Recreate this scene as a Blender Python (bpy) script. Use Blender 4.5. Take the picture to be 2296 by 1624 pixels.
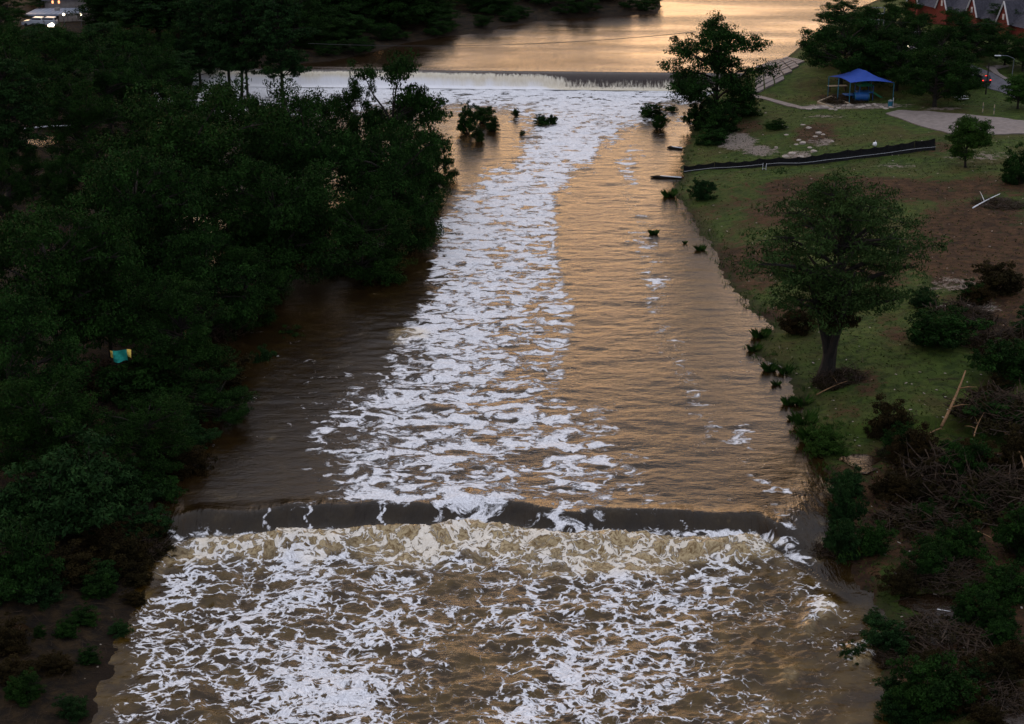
import bpy, bmesh, math, random
import numpy as np
from mathutils import Vector, Matrix
R = math.radians
random.seed(7)
rng = np.random.default_rng(7)
sc = bpy.context.scene
C = sc.collection
for o in list(bpy.data.objects): bpy.data.objects.remove(o)

# ------------------------------------------------------------------ camera
# pixel measurements below are taken on a 2295 x 1624 view of the photograph
IW, IH, F = 2295.0, 1624.0, 3890.0
CAMH, PITCH = 62.0, R(20.0)
cd = bpy.data.cameras.new('camera'); cam = bpy.data.objects.new('camera', cd); C.objects.link(cam)
cam.location = (0, 0, CAMH); cam.rotation_euler = (R(90) - PITCH, 0, 0)
cd.sensor_width = 36; cd.lens = F / IW * 36; cd.clip_start = 1; cd.clip_end = 9000
sc.camera = cam
# ------------------------------------------------------------------ sky, sun
SUN_EL, SUN_ROT = R(3.0), R(-14)
w = bpy.data.worlds.new('World'); sc.world = w; w.use_nodes = True
nt = w.node_tree; nt.nodes.clear()
def N(tree, kind, **kw):
    n = tree.nodes.new(kind)
    for k, v in kw.items(): setattr(n, k, v)
    return n
sky = N(nt, 'ShaderNodeTexSky', sky_type='NISHITA', sun_disc=False)
sky.sun_elevation = SUN_EL; sky.sun_rotation = SUN_ROT
sky.dust_density = 2.5; sky.air_density = 1.2; sky.ozone_density = 2.0; sky.altitude = 500
bg = N(nt, 'ShaderNodeBackground'); bg.inputs[1].default_value = 0.10
bgc = N(nt, 'ShaderNodeBackground'); bgc.inputs[1].default_value = 1.0
tc = N(nt, 'ShaderNodeTexCoord'); sep = N(nt, 'ShaderNodeSeparateXYZ')
nt.links.new(tc.outputs['Generated'], sep.inputs[0])
# cloud layer: noise on a plane above (x/z, y/z)
zc = N(nt, 'ShaderNodeMath', operation='MAXIMUM'); zc.inputs[1].default_value = 0.03
nt.links.new(sep.outputs[2], zc.inputs[0])
dv = N(nt, 'ShaderNodeVectorMath', operation='DIVIDE'); cz = N(nt, 'ShaderNodeCombineXYZ')
for i in range(3): nt.links.new(zc.outputs[0], cz.inputs[i])
nt.links.new(tc.outputs['Generated'], dv.inputs[0]); nt.links.new(cz.outputs[0], dv.inputs[1])
mp = N(nt, 'ShaderNodeMapping'); mp.inputs['Scale'].default_value = (0.33, 0.62, 0.0); mp.inputs['Location'].default_value = (3.1, 1.35, 0)
mp.inputs['Rotation'].default_value = (0, 0, R(12))
nt.links.new(dv.outputs[0], mp.inputs[0])
cn = N(nt, 'ShaderNodeTexNoise'); cn.inputs['Scale'].default_value = 1.0; cn.inputs['Detail'].default_value = 5; cn.inputs['Roughness'].default_value = .5; cn.inputs['Distortion'].default_value = .6
nt.links.new(mp.outputs[0], cn.inputs['Vector'])
cm = N(nt, 'ShaderNodeMapRange', interpolation_type='SMOOTHSTEP'); cm.inputs[1].default_value = .42; cm.inputs[2].default_value = .60
nt.links.new(cn.outputs[0], cm.inputs[0])
# cloud and clear colours against elevation
def ramp(tree, src, stops):
    r = N(tree, 'ShaderNodeValToRGB'); e = r.color_ramp.elements
    while len(e) > len(stops): e.remove(e[-1])
    while len(e) < len(stops): e.new(0.5)
    for i, (p, c) in enumerate(stops): e[i].position = p; e[i].color = (*c, 1)
    tree.links.new(src, r.inputs[0]); return r
gl = ramp(nt, sep.outputs[2], [(0.0, (.46, .22, .09)), (.10, (.76, .40, .14)), (.14, (.88, .48, .17)), (.185, (.86, .49, .19)), (.235, (.32, .225, .16)), (.31, (.15, .123, .107)), (.42, (.105, .095, .097)), (.75, (.15, .156, .177)), (1.0, (.18, .188, .212))])
cl = ramp(nt, sep.outputs[2], [(0.0, (.38, .25, .17)), (.18, (.36, .245, .19)), (.31, (.125, .105, .10)), (.45, (.09, .085, .093)), (.75, (.14, .146, .166)), (1.0, (.175, .182, .206))])
mxc = N(nt, 'ShaderNodeMix', data_type='RGBA')
nt.links.new(cm.outputs[0], mxc.inputs['Factor']); nt.links.new(gl.outputs[0], mxc.inputs['A']); nt.links.new(cl.outputs[0], mxc.inputs['B'])
# the glow belongs to the side of the set sun (+Y): fade it round the compass
nrm = N(nt, 'ShaderNodeVectorMath', operation='DOT_PRODUCT')
nt.links.new(tc.outputs['Generated'], nrm.inputs[0]); nrm.inputs[1].default_value = (-.24, .97, 0)
az = N(nt, 'ShaderNodeMapRange', interpolation_type='SMOOTHSTEP'); az.inputs[1].default_value = -.5; az.inputs[2].default_value = .95
nt.links.new(nrm.outputs['Value'], az.inputs[0])
back = ramp(nt, sep.outputs[2], [(0.0, (.10, .11, .145)), (.5, (.10, .108, .135)), (1.0, (.17, .178, .20))])
mxa = N(nt, 'ShaderNodeMix', data_type='RGBA')
nt.links.new(az.outputs[0], mxa.inputs['Factor']); nt.links.new(back.outputs[0], mxa.inputs['A']); nt.links.new(mxc.outputs['Result'], mxa.inputs['B'])
CLOUD_GAIN = 4.6
vm = N(nt, 'ShaderNodeVectorMath', operation='SCALE'); vm.inputs['Scale'].default_value = CLOUD_GAIN
nt.links.new(mxa.outputs['Result'], vm.inputs[0])
nt.links.new(sky.outputs[0], bg.inputs[0]); nt.links.new(vm.outputs[0], bgc.inputs[0])
ms = N(nt, 'ShaderNodeMixShader'); ms.inputs[0].default_value = .88
wo = N(nt, 'ShaderNodeOutputWorld')
nt.links.new(bg.outputs[0], ms.inputs[1]); nt.links.new(bgc.outputs[0], ms.inputs[2]); nt.links.new(ms.outputs[0], wo.inputs[0])
sl = bpy.data.lights.new('sun', 'SUN'); sun = bpy.data.objects.new('sun', sl); C.objects.link(sun)
sl.energy = 0.12; sl.angle = R(12); sl.color = (1, .72, .45)
sun.rotation_euler = (R(90 - 9), 0, R(180) - SUN_ROT * 1.0 + R(0))
# ------------------------------------------------------------------ exposure
vs = sc.view_settings; vs.view_transform = 'Standard'; vs.look = 'None'; vs.gamma = 1; vs.use_curve_mapping = False
vs.exposure = 0.72
sc.render.engine = 'CYCLES'
sc.cycles.max_bounces = 5; sc.cycles.diffuse_bounces = 2; sc.cycles.glossy_bounces = 3

# ------------------------------------------------------------------ helpers
def W(px, py, z=0.0):
    """world point at height z seen at the measured pixel"""
    v = (py - IH / 2) / F; u = (px - IW / 2) / F
    dy = math.cos(PITCH) - v * math.sin(PITCH); dz = -math.sin(PITCH) - v * math.cos(PITCH)
    t = (z - CAMH) / dz
    return Vector((u * t, dy * t, z))
def project(x, y, z):
    zz = z - CAMH
    d = y * math.cos(PITCH) - zz * math.sin(PITCH)
    return x / d * F + IW / 2, -(y * math.sin(PITCH) + zz * math.cos(PITCH)) / d * F + IH / 2
def height_for(Y, ty):
    v = (ty - IH / 2) / F
    th = PITCH + math.atan(v)
    return CAMH - Y * math.tan(th)
def mpp(p):
    d = p[1] * math.cos(PITCH) - (p[2] - CAMH) * math.sin(PITCH)
    return d / F
def smooth(a, b, x):
    t = np.clip((x - a) / (b - a), 0, 1); return t * t * (3 - 2 * t)
def _h(ix, iy, s):
    n = (ix.astype(np.int64) * 374761393 + iy.astype(np.int64) * 668265263 + s * 974634777) & 0xffffffff
    n = ((n ^ (n >> 13)) * 1274126177) & 0xffffffff
    return ((n ^ (n >> 16)) & 0xffff) / 65535.0
def vnoise(x, y, s=0):
    ix = np.floor(x); iy = np.floor(y); fx = x - ix; fy = y - iy
    fx = fx * fx * fx * (fx * (fx * 6 - 15) + 10); fy = fy * fy * fy * (fy * (fy * 6 - 15) + 10)
    a = _h(ix, iy, s); b = _h(ix + 1, iy, s); c = _h(ix, iy + 1, s); d = _h(ix + 1, iy + 1, s)
    return (a + (b - a) * fx) * (1 - fy) + (c + (d - c) * fx) * fy
def fbm(x, y, s=0, o=4, g=.5):
    x = np.asarray(x, float); y = np.asarray(y, float)
    r = 0; a = 1; t = 0
    for i in range(o):
        r = r + a * (vnoise(x, y, s + i) * 2 - 1); t += a; a *= g
        x, y = x * 1.62 - y * 1.2, x * 1.2 + y * 1.62
    return r / t
def ridged(x, y, s=0, o=4):
    x = np.asarray(x, float); y = np.asarray(y, float); r = 0; a = 1; t = 0
    for i in range(o):
        r = r + a * (1 - np.abs(vnoise(x, y, s + i) * 2 - 1) * 1.6); t += a; a *= .5
        x, y = x * 1.62 - y * 1.2, x * 1.2 + y * 1.62
    return r / t
def mesh_np(name, verts, faces, smooth_=False):
    """verts (n,3), faces (m,k) with constant k"""
    me = bpy.data.meshes.new(name)
    verts = np.asarray(verts, np.float32); faces = np.asarray(faces, np.int32)
    m, k = faces.shape
    me.vertices.add(len(verts)); me.vertices.foreach_set('co', verts.ravel())
    me.loops.add(m * k); me.loops.foreach_set('vertex_index', faces.ravel())
    me.polygons.add(m); me.polygons.foreach_set('loop_start', np.arange(0, m * k, k, dtype=np.int32))
    if smooth_: me.polygons.foreach_set('use_smooth', np.ones(m, bool))
    me.update(calc_edges=True); return me
def attr(me, name, vals):
    a = me.attributes.new(name, 'FLOAT', 'POINT'); a.data.foreach_set('value', np.asarray(vals, np.float32).ravel())
def link(name, me, mat=None, parent=None, loc=None):
    o = bpy.data.objects.new(name, me); C.objects.link(o)
    if mat and me and len(me.materials) == 0: me.materials.append(mat)
    if parent: o.parent = parent
    if loc is not None: o.location = loc
    return o
def tag(o, label=None, cat=None, group=None, kind=None):
    if label: o['label'] = label
    if cat: o['category'] = cat
    if group: o['group'] = group
    if kind: o['kind'] = kind
    return o
def empty(name, loc, rz=0, label=None, cat=None, group=None):
    o = bpy.data.objects.new(name, None); C.objects.link(o); o.location = loc; o.rotation_euler = (0, 0, rz); o.empty_display_size = .3
    return tag(o, label, cat, group)
def copy_tree(o, parent=None):
    c = o.copy(); C.objects.link(c); c.parent = parent
    for ch in o.children: copy_tree(ch, c)
    return c
class MB:
    def __init__(s): s.v = []; s.f = []
    def box(s, c, size, rz=0, rx=0, ry=0):
        M = Matrix.Rotation(rz, 3, 'Z') @ Matrix.Rotation(ry, 3, 'Y') @ Matrix.Rotation(rx, 3, 'X'); b = len(s.v); c = Vector(c)
        for dx in (-.5, .5):
            for dy in (-.5, .5):
                for dz in (-.5, .5): s.v.append(c + M @ Vector((dx * size[0], dy * size[1], dz * size[2])))
        for f in ((0, 1, 3, 2), (4, 6, 7, 5), (0, 4, 5, 1), (2, 3, 7, 6), (0, 2, 6, 4), (1, 5, 7, 3)): s.f.append([b + i for i in f])
    def tube(s, pts, rad, n=6, cap=True):
        pts = [Vector(p) for p in pts]; b = len(s.v); m = len(pts)
        if not hasattr(rad, '__len__'): rad = [rad] * m
        for i, p in enumerate(pts):
            t = (pts[min(i + 1, m - 1)] - pts[max(i - 1, 0)])
            if t.length < 1e-6: t = Vector((0, 0, 1))
            t.normalize()
            a = t.orthogonal().normalized() if abs(t.z) > .98 else t.cross(Vector((0, 0, 1))).normalized()
            c = t.cross(a)
            for k in range(n):
                q = 2 * math.pi * k / n; s.v.append(p + (a * math.cos(q) + c * math.sin(q)) * rad[i])
        for i in range(m - 1):
            for k in range(n): s.f.append([b + i * n + k, b + i * n + (k + 1) % n, b + (i + 1) * n + (k + 1) % n, b + (i + 1) * n + k])
        if cap: s.f.append([b + k for k in range(n)][::-1]); s.f.append([b + (m - 1) * n + k for k in range(n)])
    def poly(s, pts):
        b = len(s.v); s.v += [Vector(p) for p in pts]; s.f.append(list(range(b, b + len(pts))))
    def build(s, name, mat, parent=None, sm=False):
        me = bpy.data.meshes.new(name); me.from_pydata([tuple(v) for v in s.v], [], s.f)
        if sm: me.polygons.foreach_set('use_smooth', [True] * len(me.polygons))
        me.update(); return link(name, me, mat, parent)

# ------------------------------------------------------------------ materials
def material(name):
    m = bpy.data.materials.new(name); m.use_nodes = True; t = m.node_tree
    return m, t, t.nodes['Principled BSDF']
def mixc(t, fac, a, b):
    n = N(t, 'ShaderNodeMix', data_type='RGBA')
    for k, v in (('Factor', fac), ('A', a), ('B', b)):
        if isinstance(v, (tuple, list)): n.inputs[k].default_value = (*v, 1)
        elif isinstance(v, (int, float)): n.inputs[k].default_value = v
        else: t.links.new(v, n.inputs[k])
    return n.outputs['Result']
def math_(t, op, a, b=None, clamp=False):
    n = N(t, 'ShaderNodeMath', operation=op, use_clamp=clamp)
    for i, v in enumerate((a, b)):
        if v is None: continue
        if isinstance(v, (int, float)): n.inputs[i].default_value = v
        else: t.links.new(v, n.inputs[i])
    return n.outputs[0]
def mrange(t, v, a, b, c=0.0, d=1.0, sm=True):
    n = N(t, 'ShaderNodeMapRange'); n.interpolation_type = 'SMOOTHSTEP' if sm else 'LINEAR'
    for i, q in enumerate((v, a, b, c, d)):
        if isinstance(q, (int, float)): n.inputs[i].default_value = q
        else: t.links.new(q, n.inputs[i])
    return n.outputs[0]
def noise(t, vec, scale, detail=4, rough=.55, dist=0.0, out=0):
    n = N(t, 'ShaderNodeTexNoise'); n.inputs['Scale'].default_value = scale; n.inputs['Detail'].default_value = detail
    n.inputs['Roughness'].default_value = rough; n.inputs['Distortion'].default_value = dist
    if vec is not None: t.links.new(vec, n.inputs['Vector'])
    return n.outputs[out]
def mapping(t, vec, scale=(1, 1, 1), rot=(0, 0, 0)):
    n = N(t, 'ShaderNodeMapping'); n.inputs['Scale'].default_value = scale; n.inputs['Rotation'].default_value = rot
    t.links.new(vec, n.inputs[0]); return n.outputs[0]
def getattr_(t, name):
    n = N(t, 'ShaderNodeAttribute', attribute_name=name); return n.outputs['Fac']
def bump(t, h, strength, dist, normal=None):
    n = N(t, 'ShaderNodeBump'); n.inputs['Strength'].default_value = strength; n.inputs['Distance'].default_value = dist
    t.links.new(h, n.inputs['Height'])
    if normal: t.links.new(normal, n.inputs['Normal'])
    return n.outputs[0]
def pos(t): return N(t, 'ShaderNodeNewGeometry').outputs['Position']
def obj_co(t): return N(t, 'ShaderNodeTexCoord').outputs['Object']
def simple(name, col, rough=.7, scale=6.0, var=.35, bmp=.2, metal=0.0):
    m, t, p = material(name); co = obj_co(t)
    n1 = noise(t, co, scale, 5, .6); n2 = noise(t, co, scale * 6, 3, .6)
    f = math_(t, 'ADD', math_(t, 'MULTIPLY', n1, .7), math_(t, 'MULTIPLY', n2, .3))
    c = mixc(t, mrange(t, f, .3, .7), tuple(x * (1 - var) for x in col), tuple(min(1, x * (1 + var)) for x in col))
    t.links.new(c, p.inputs['Base Color']); p.inputs['Roughness'].default_value = rough; p.inputs['Metallic'].default_value = metal
    p.inputs['Specular IOR Level'].default_value = .3
    if bmp: t.links.new(bump(t, n2, bmp, .02), p.inputs['Normal'])
    return m
def leaf_mat(name, dark, light, warm):
    m, t, p = material(name)
    v = getattr_(t, 'vary'); oi = N(t, 'ShaderNodeObjectInfo')
    c = mixc(t, v, dark, light)
    c = mixc(t, math_(t, 'MULTIPLY', oi.outputs['Random'], .6), c, warm)
    n = noise(t, pos(t), .55, 3, .6)
    c = mixc(t, mrange(t, n, .35, .65, 0, .65), c, dark)
    t.links.new(c, p.inputs['Base Color']); p.inputs['Roughness'].default_value = .75; p.inputs['Specular IOR Level'].default_value = .03
    return m
M_leaf = leaf_mat('foliage', (.0025, .0075, .002), (.021, .058, .010), (.012, .030, .004))
M_leaf2 = leaf_mat('foliage_feathery', (.004, .012, .004), (.022, .055, .014), (.014, .034, .007))
M_leaf3 = leaf_mat('foliage_fresh', (.008, .024, .004), (.036, .085, .012), (.028, .048, .008))
M_leaf4 = leaf_mat('foliage_olive', (.008, .018, .005), (.036, .070, .018), (.030, .052, .012))
M_dead = leaf_mat('foliage_dead', (.008, .007, .003), (.028, .022, .007), (.026, .013, .004))
M_bark = simple('bark', (.012, .009, .006), .9, 2.0, .5, .6)
M_stick = simple('driftwood', (.028, .016, .008), .85, 3.0, .75, .4)
M_pale = simple('stripped_wood', (.20, .11, .05), .8, 4.0, .35, .3)
M_conc = simple('concrete', (.17, .14, .125), .85, 1.2, .25, .3)
M_damc = simple('dam_concrete', (.09, .07, .05), .8, 1.2, .3, .3)
M_rock = simple('limestone', (.30, .25, .21), .9, 2.5, .35, .6)
M_black = simple('silt_fabric', (.010, .010, .010), .85, 3.0, .5, .3)
M_black.node_tree.nodes['Principled BSDF'].inputs['Specular IOR Level'].default_value = .05
M_white = simple('white_plastic', (.62, .62, .63), .5, 5.0, .12, .05)
M_steel = simple('galvanised_steel', (.13, .14, .15), .45, 5.0, .15, .05, .4)
M_teal = simple('teal_cloth', (.01, .22, .17), .8, 5.0, .2, .2)
M_yel = simple('yellow_cloth', (.62, .42, .08), .8, 5.0, .15, .2)
M_bluem = simple('blue_paint', (.01, .07, .22), .5, 4.0, .15, .05)
M_turq = simple('turquoise_paint', (.015, .11, .16), .5, 4.0, .15, .05)
M_green = simple('green_paint', (.02, .14, .06), .5, 4.0, .15, .05)
M_tan = simple('tan_board', (.34, .26, .17), .7, 4.0, .2, .1)
M_brick = simple('red_brick', (.12, .020, .012), .85, 3.0, .3, .3)
M_shing = simple('grey_shingles', (.045, .042, .052), .9, 2.5, .4, .5)
M_trim = simple('white_trim', (.48, .45, .43), .6, 2.0, .08, 0)
M_roofm = simple('pale_metal_roof', (.22, .24, .29), .5, 1.0, .12, .05)
M_wall = simple('grey_render', (.20, .17, .15), .9, 1.5, .2, .1)
M_darkw = simple('dark_wall', (.02, .02, .025), .8, 1.5, .3, .1)
M_glass = simple('window_glass', (.015, .018, .022), .1, 1.5, .1, 0)
M_carp = simple('dark_car_paint', (.012, .010, .012), .25, 1.0, .1, 0)
M_carw = simple('white_car_paint', (.32, .33, .36), .3, 1.0, .08, 0)
M_tyre = simple('tyre_rubber', (.012, .012, .012), .85, 1.0, .2, 0)
M_wire = simple('black_cable', (.01, .01, .01), .6, 1.0, .2, 0)
def emit(name, col, st):
    m, t, p = material(name); p.inputs['Base Color'].default_value = (*col, 1)
    p.inputs['Emission Color'].default_value = (*col, 1); p.inputs['Emission Strength'].default_value = st; return m
M_lamp = emit('lit_lamp', (1, .85, .6), 5.0); M_red = emit('lit_tail_light', (1, .03, .02), 1.6); M_win = emit('lit_window', (1, .38, .16), 1.6)
M_grn = emit('lit_green_lamp', (.5, 1, .3), 3.0)
# blue shade cloth
M_cloth, t, p = material('blue_shade_cloth'); n = noise(t, obj_co(t), 2.0, 4)
t.links.new(mixc(t, n, (.006, .035, .22), (.014, .06, .32)), p.inputs['Base Color']); p.inputs['Roughness'].default_value = .8

# ------------------------------------------------------------------ river layout (measured outlines -> world metres)
Z_LOW, Z_LAKE = -1.5, 3.0
def zpix(py): return Z_LOW * float(smooth(1140, 1205, py))
left_bank = [(330, 184), (360, 300), (350, 400), (380, 500), (420, 600), (440, 680), (420, 780), (480, 860), (440, 950), (380, 1040), (340, 1120), (330, 1200), (330, 1300), (290, 1400), (240, 1500), (180, 1624), (80, 1800)]
right_bank = [(2100, 1800), (2020, 1624), (1985, 1540), (1970, 1480), (2000, 1430), (1980, 1370), (1920, 1320), (1885, 1275), (1872, 1235), (1880, 1190), (1880, 1130), (1850, 1060), (1800, 1000), (1778, 960), (1795, 900), (1768, 850), (1725, 818), (1685, 792), (1680, 768), (1737, 735), (1652, 665), (1612, 600), (1590, 545), (1537, 470), (1500, 432), (1532, 395), (1526, 360), (1536, 320), (1548, 290), (1575, 235), (1640, 218), (1690, 184)]
RIV = np.array([W(x, y, zpix(y))[:2] for x, y in left_bank + right_bank])
DL = W(330, 152, Z_LAKE); DR = W(1690, 165, Z_LAKE)
def dam_y(x): return DL.y + (DR.y - DL.y) * (np.asarray(x) - DL.x) / (DR.x - DL.x)
lake_l = [(500, 149), (640, 146), (740, 138), (833, 118), (905, 98), (996, 83), (1098, 73), (1118, 61), (1234, 44), (1369, 36), (1471, 32), (1481, 17), (1478, 0), (1440, -40), (1300, -110), (1000, -150)]
lake_r = [(1500, -170), (2300, -160), (2150, -60), (1985, -8), (1905, 28), (1850, 60), (1800, 100), (1764, 129), (1694, 150)]
LAKE = np.array([(DL.x, DL.y + .2)] + [W(x, y, Z_LAKE)[:2] for x, y in lake_l + lake_r] + [(DR.x, DR.y + .2)])
def sdist(P, x, y):
    """signed distance to polygon P, negative inside"""
    x = np.asarray(x, float); y = np.asarray(y, float)
    d = np.full(x.shape, 1e9); ins = np.zeros(x.shape, bool)
    for i in range(len(P)):
        ax, ay = P[i]; bx, by = P[(i + 1) % len(P)]
        ex, ey = bx - ax, by - ay
        tt = np.clip(((x - ax) * ex + (y - ay) * ey) / (ex * ex + ey * ey + 1e-9), 0, 1)
        d = np.minimum(d, (x - ax - tt * ex) ** 2 + (y - ay - tt * ey) ** 2)
        cond = ((ay > y) != (by > y)) & (x < (bx - ax) * (y - ay) / (by - ay + 1e-12) + ax)
        ins ^= cond
    d = np.sqrt(d); return np.where(ins, -d, d)
front = [(300, 1250), (395, 1212), (430, 1199), (580, 1196), (640, 1186), (760, 1186), (850, 1180), (960, 1183), (1050, 1166), (1130, 1176), (1200, 1186), (1280, 1200), (1360, 1191), (1480, 1201), (1600, 1206), (1700, 1202), (1750, 1228), (1900, 1300)]
FX = np.array([W(x, y, -1.0).x for x, y in front]); FY = np.array([W(x, y, -1.0).y for x, y in front])
WX0, WX1 = W(400, 1200, -1).x, W(1745, 1205, -1).x
def weir_t(x, y):
    """metres downstream (towards the camera) of the foot line; negative upstream"""
    return np.interp(x, FX, FY) - y
def weir_e(x, y):
    x = np.asarray(x, float); y = np.asarray(y, float)
    off = np.maximum(0, np.maximum(x - WX1, WX0 - x)); t = weir_t(x, y)
    t = t - off * .7 + fbm(x * .22, y * .05, 67, 3) * .5 * smooth(-5, -2.2, t) * (1 - smooth(-.8, 0, t))
    t = t + np.where(off > 0, fbm(x * .3, y * .3, 66, 3) * np.minimum(off, 6) * .25, 0)
    return t / (1.0 + off * 1.2)
def z_water(x, y):
    x = np.asarray(x, float); y = np.asarray(y, float)
    s = smooth(-2.9, 0.3, weir_e(x, y))
    return Z_LOW * s
def z_base(x, y, d):
    zw = z_water(x, y); dy = dam_y(x)
    ramp_ = np.where(d > 0, 28.0, .6)
    return zw + Z_LAKE * smooth(-1, 0, (np.asarray(y) - dy - np.where(d > 0, 0., 2.4)) / ramp_)
pads = []   # flattened spots (x, y, r, z)
def h_ground(x, y):
    x = np.asarray(x, float); y = np.asarray(y, float)
    sh = x.shape; x = x.ravel(); y = y.ravel()
    d = np.minimum(sdist(RIV, x, y), sdist(LAKE, x, y))
    wob = fbm(x * .25, y * .25, 11, 3) * 1.2 * smooth(0, 60, y)
    d = d + wob * .6 + fbm(x * .9, y * .9, 14, 3) * .8
    b = z_base(x, y, d)
    right = x > 12
    low = y < 150
    rise = np.where(right, np.where(low, .9, 2.6), 1.6)
    g = np.where(d > 0, rise * (1 - np.exp(-np.maximum(d, 0) / np.where(low & right, 9., 12.))) + np.where(low & right, .02, .045) * np.maximum(d - 6, 0).clip(0, 90), np.maximum(d * .35, -2.2))
    g = g + np.where(d > 0, 1, .2) * (fbm(x * .12, y * .12, 3, 4) * .35 + fbm(x * .8, y * .8, 5, 3) * .06) * smooth(-1, 6, d)
    far = np.maximum(y - 480, 0)
    z = b + g + far * .02 + smooth(700, 3000, y) * 60 * (1 + fbm(x * .002, y * .002, 9, 3))
    for (a, c, r, zz) in pads:
        k = 1 - smooth(r * .75, r * 1.3, np.hypot(x - a, y - c)); z = z * (1 - k) + zz * k
    return z.reshape(sh)
def hg(x, y): return float(h_ground(np.array([x]), np.array([y]))[0])
def G(px, py, dz=0.0):
    """first ground hit of the measured pixel"""
    zs = np.linspace(14, -3, 120)
    pts = np.array([W(px, py, z)[:] for z in zs])
    hh = h_ground(pts[:, 0], pts[:, 1]) - pts[:, 2]
    i = int(np.argmax(hh > 0)) if (hh > 0).any() else len(zs) - 1
    if i == 0: p = pts[0]
    else:
        a, b = hh[i - 1], hh[i]; k = a / (a - b) if a != b else 0
        p = pts[i - 1] + (pts[i] - pts[i - 1]) * k
    return Vector((p[0], p[1], hg(p[0], p[1]) + dz))
def blobs(px, py, lst):
    r = np.zeros(px.shape)
    for (cx, cy, rx, ry, v) in lst:
        r = np.maximum(r, v * np.exp(-(((px - cx) / rx) ** 2 + ((py - cy) / ry) ** 2) ** 1.5))
    return r

# puddle hollows
PUD = [(1930, 1035, 1.9, 1), (2265, 1590, 3.0, 1), (2100, 1375, 3.6, 1), (2030, 1300, 1.6, 1), (108, 312, 4.0, 0), (0, 1435, 2.2, 1)]
puddles = []
for (px, py, r, k) in PUD:
    g = G(px, py); puddles.append((g, r)); pads.append((g.x, g.y, r, g.z - .12))

# ------------------------------------------------------------------ ground
ys = np.concatenate([[20, 45, 60, 75], np.exp(np.arange(math.log(84), math.log(560), .0042)), np.exp(np.arange(math.log(562), math.log(5200), .03))])
ts = np.concatenate([[-2.0, -1.2, -.8], np.arange(-.56, .5601, .0042), [.8, 1.2, 2.0]])
Yg, Tg = np.meshgrid(ys, ts, indexing='ij'); Xg = Yg * Tg; Zg = h_ground(Xg, Yg)
ny, nx = Yg.shape
idx = np.arange(ny * nx).reshape(ny, nx)
faces = np.stack([idx[:-1, :-1], idx[:-1, 1:], idx[1:, 1:], idx[1:, :-1]], -1).reshape(-1, 4)
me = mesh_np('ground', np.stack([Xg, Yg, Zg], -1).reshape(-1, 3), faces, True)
gpx, gpy = project(Xg, Yg, Zg)
dirt = blobs(gpx, gpy, [(2200, 560, 190, 130, 1), (1980, 425, 380, 34, .9), (2290, 700, 160, 120, 1), (1700, 590, 130, 80, .7), (1820, 470, 260, 70, .62), (1760, 700, 90, 30, .7), (2000, 740, 60, 40, .5), (1900, 930, 60, 30, .5), (2100, 330, 60, 20, .6), (1600, 420, 120, 30, .5), (1830, 300, 60, 30, .75), (2150, 1150, 330, 170, 1), (2200, 1450, 260, 130, 1), (1950, 860, 50, 40, .7), (1900, 1290, 90, 110, 1), (1860, 1120, 50, 80, .9), (1880, 225, 60, 14, .9), (1660, 285, 70, 22, .7), (100, 1450, 260, 260, .95), (200, 1250, 240, 100, 1), (80, 330, 120, 50, .9), (1990, 620, 140, 50, .6), (2080, 235, 160, 12, .4), (1500, 150, 60, 50, .5), (750, 95, 120, 40, .9), (1000, 80, 200, 20, .8)])
grav = blobs(gpx, gpy, [(1650, 318, 50, 20, 1), (1635, 292, 22, 12, .9), (1700, 338, 50, 14, .8), (1790, 350, 40, 14, .75), (1840, 320, 45, 12, .6), (2010, 372, 60, 8, .5), (1920, 238, 130, 7, 1), (1850, 262, 60, 5, .6), (2110, 244, 60, 6, .6), (2200, 350, 110, 18, .45), (2130, 640, 90, 26, .5), (2200, 690, 60, 20, .5)])
flat = lambda a: a.ravel()
d_all = np.minimum(sdist(RIV, Xg.ravel(), Yg.ravel()), sdist(LAKE, Xg.ravel(), Yg.ravel()))
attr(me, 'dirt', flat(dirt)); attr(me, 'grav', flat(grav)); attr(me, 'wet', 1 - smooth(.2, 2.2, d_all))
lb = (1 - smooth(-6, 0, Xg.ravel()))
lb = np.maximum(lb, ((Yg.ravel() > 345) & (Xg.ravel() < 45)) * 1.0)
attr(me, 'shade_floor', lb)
M_ground, t, p = material('ground_cover'); co = pos(t)
n_big = noise(t, co, .12, 5, .6, .5); n_mid = noise(t, co, .9, 5, .65, .4); n_fine = noise(t, co, 5, 4, .7)
grass = mixc(t, mrange(t, n_mid, .35, .65), (.018, .032, .004), (.044, .068, .009))
grass = mixc(t, mrange(t, n_big, .45, .65, 0, .55), grass, (.050, .034, .010))
mud = mixc(t, mrange(t, n_mid, .3, .7), (.010, .0045, .002), (.062, .030, .012))
dm = math_(t, 'ADD', getattr_(t, 'dirt'), math_(t, 'MULTIPLY', math_(t, 'SUBTRACT', n_mid, .5), 1.4))
dm = math_(t, 'ADD', dm, math_(t, 'MULTIPLY', math_(t, 'SUBTRACT', n_big, .5), 1.2))
col = mixc(t, mrange(t, dm, .36, .66), grass, mud)
gv = mixc(t, mrange(t, n_fine, .35, .6), (.06, .045, .035), (.22, .18, .15))
gm = math_(t, 'ADD', getattr_(t, 'grav'), math_(t, 'MULTIPLY', math_(t, 'SUBTRACT', n_mid, .5), 1.6))
col = mixc(t, mrange(t, gm, .38, .62), col, gv)
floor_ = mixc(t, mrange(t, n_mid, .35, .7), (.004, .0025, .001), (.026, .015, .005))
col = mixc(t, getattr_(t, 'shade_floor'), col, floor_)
col = mixc(t, math_(t, 'MULTIPLY', getattr_(t, 'wet'), .65), col, (.010, .005, .002))
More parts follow.
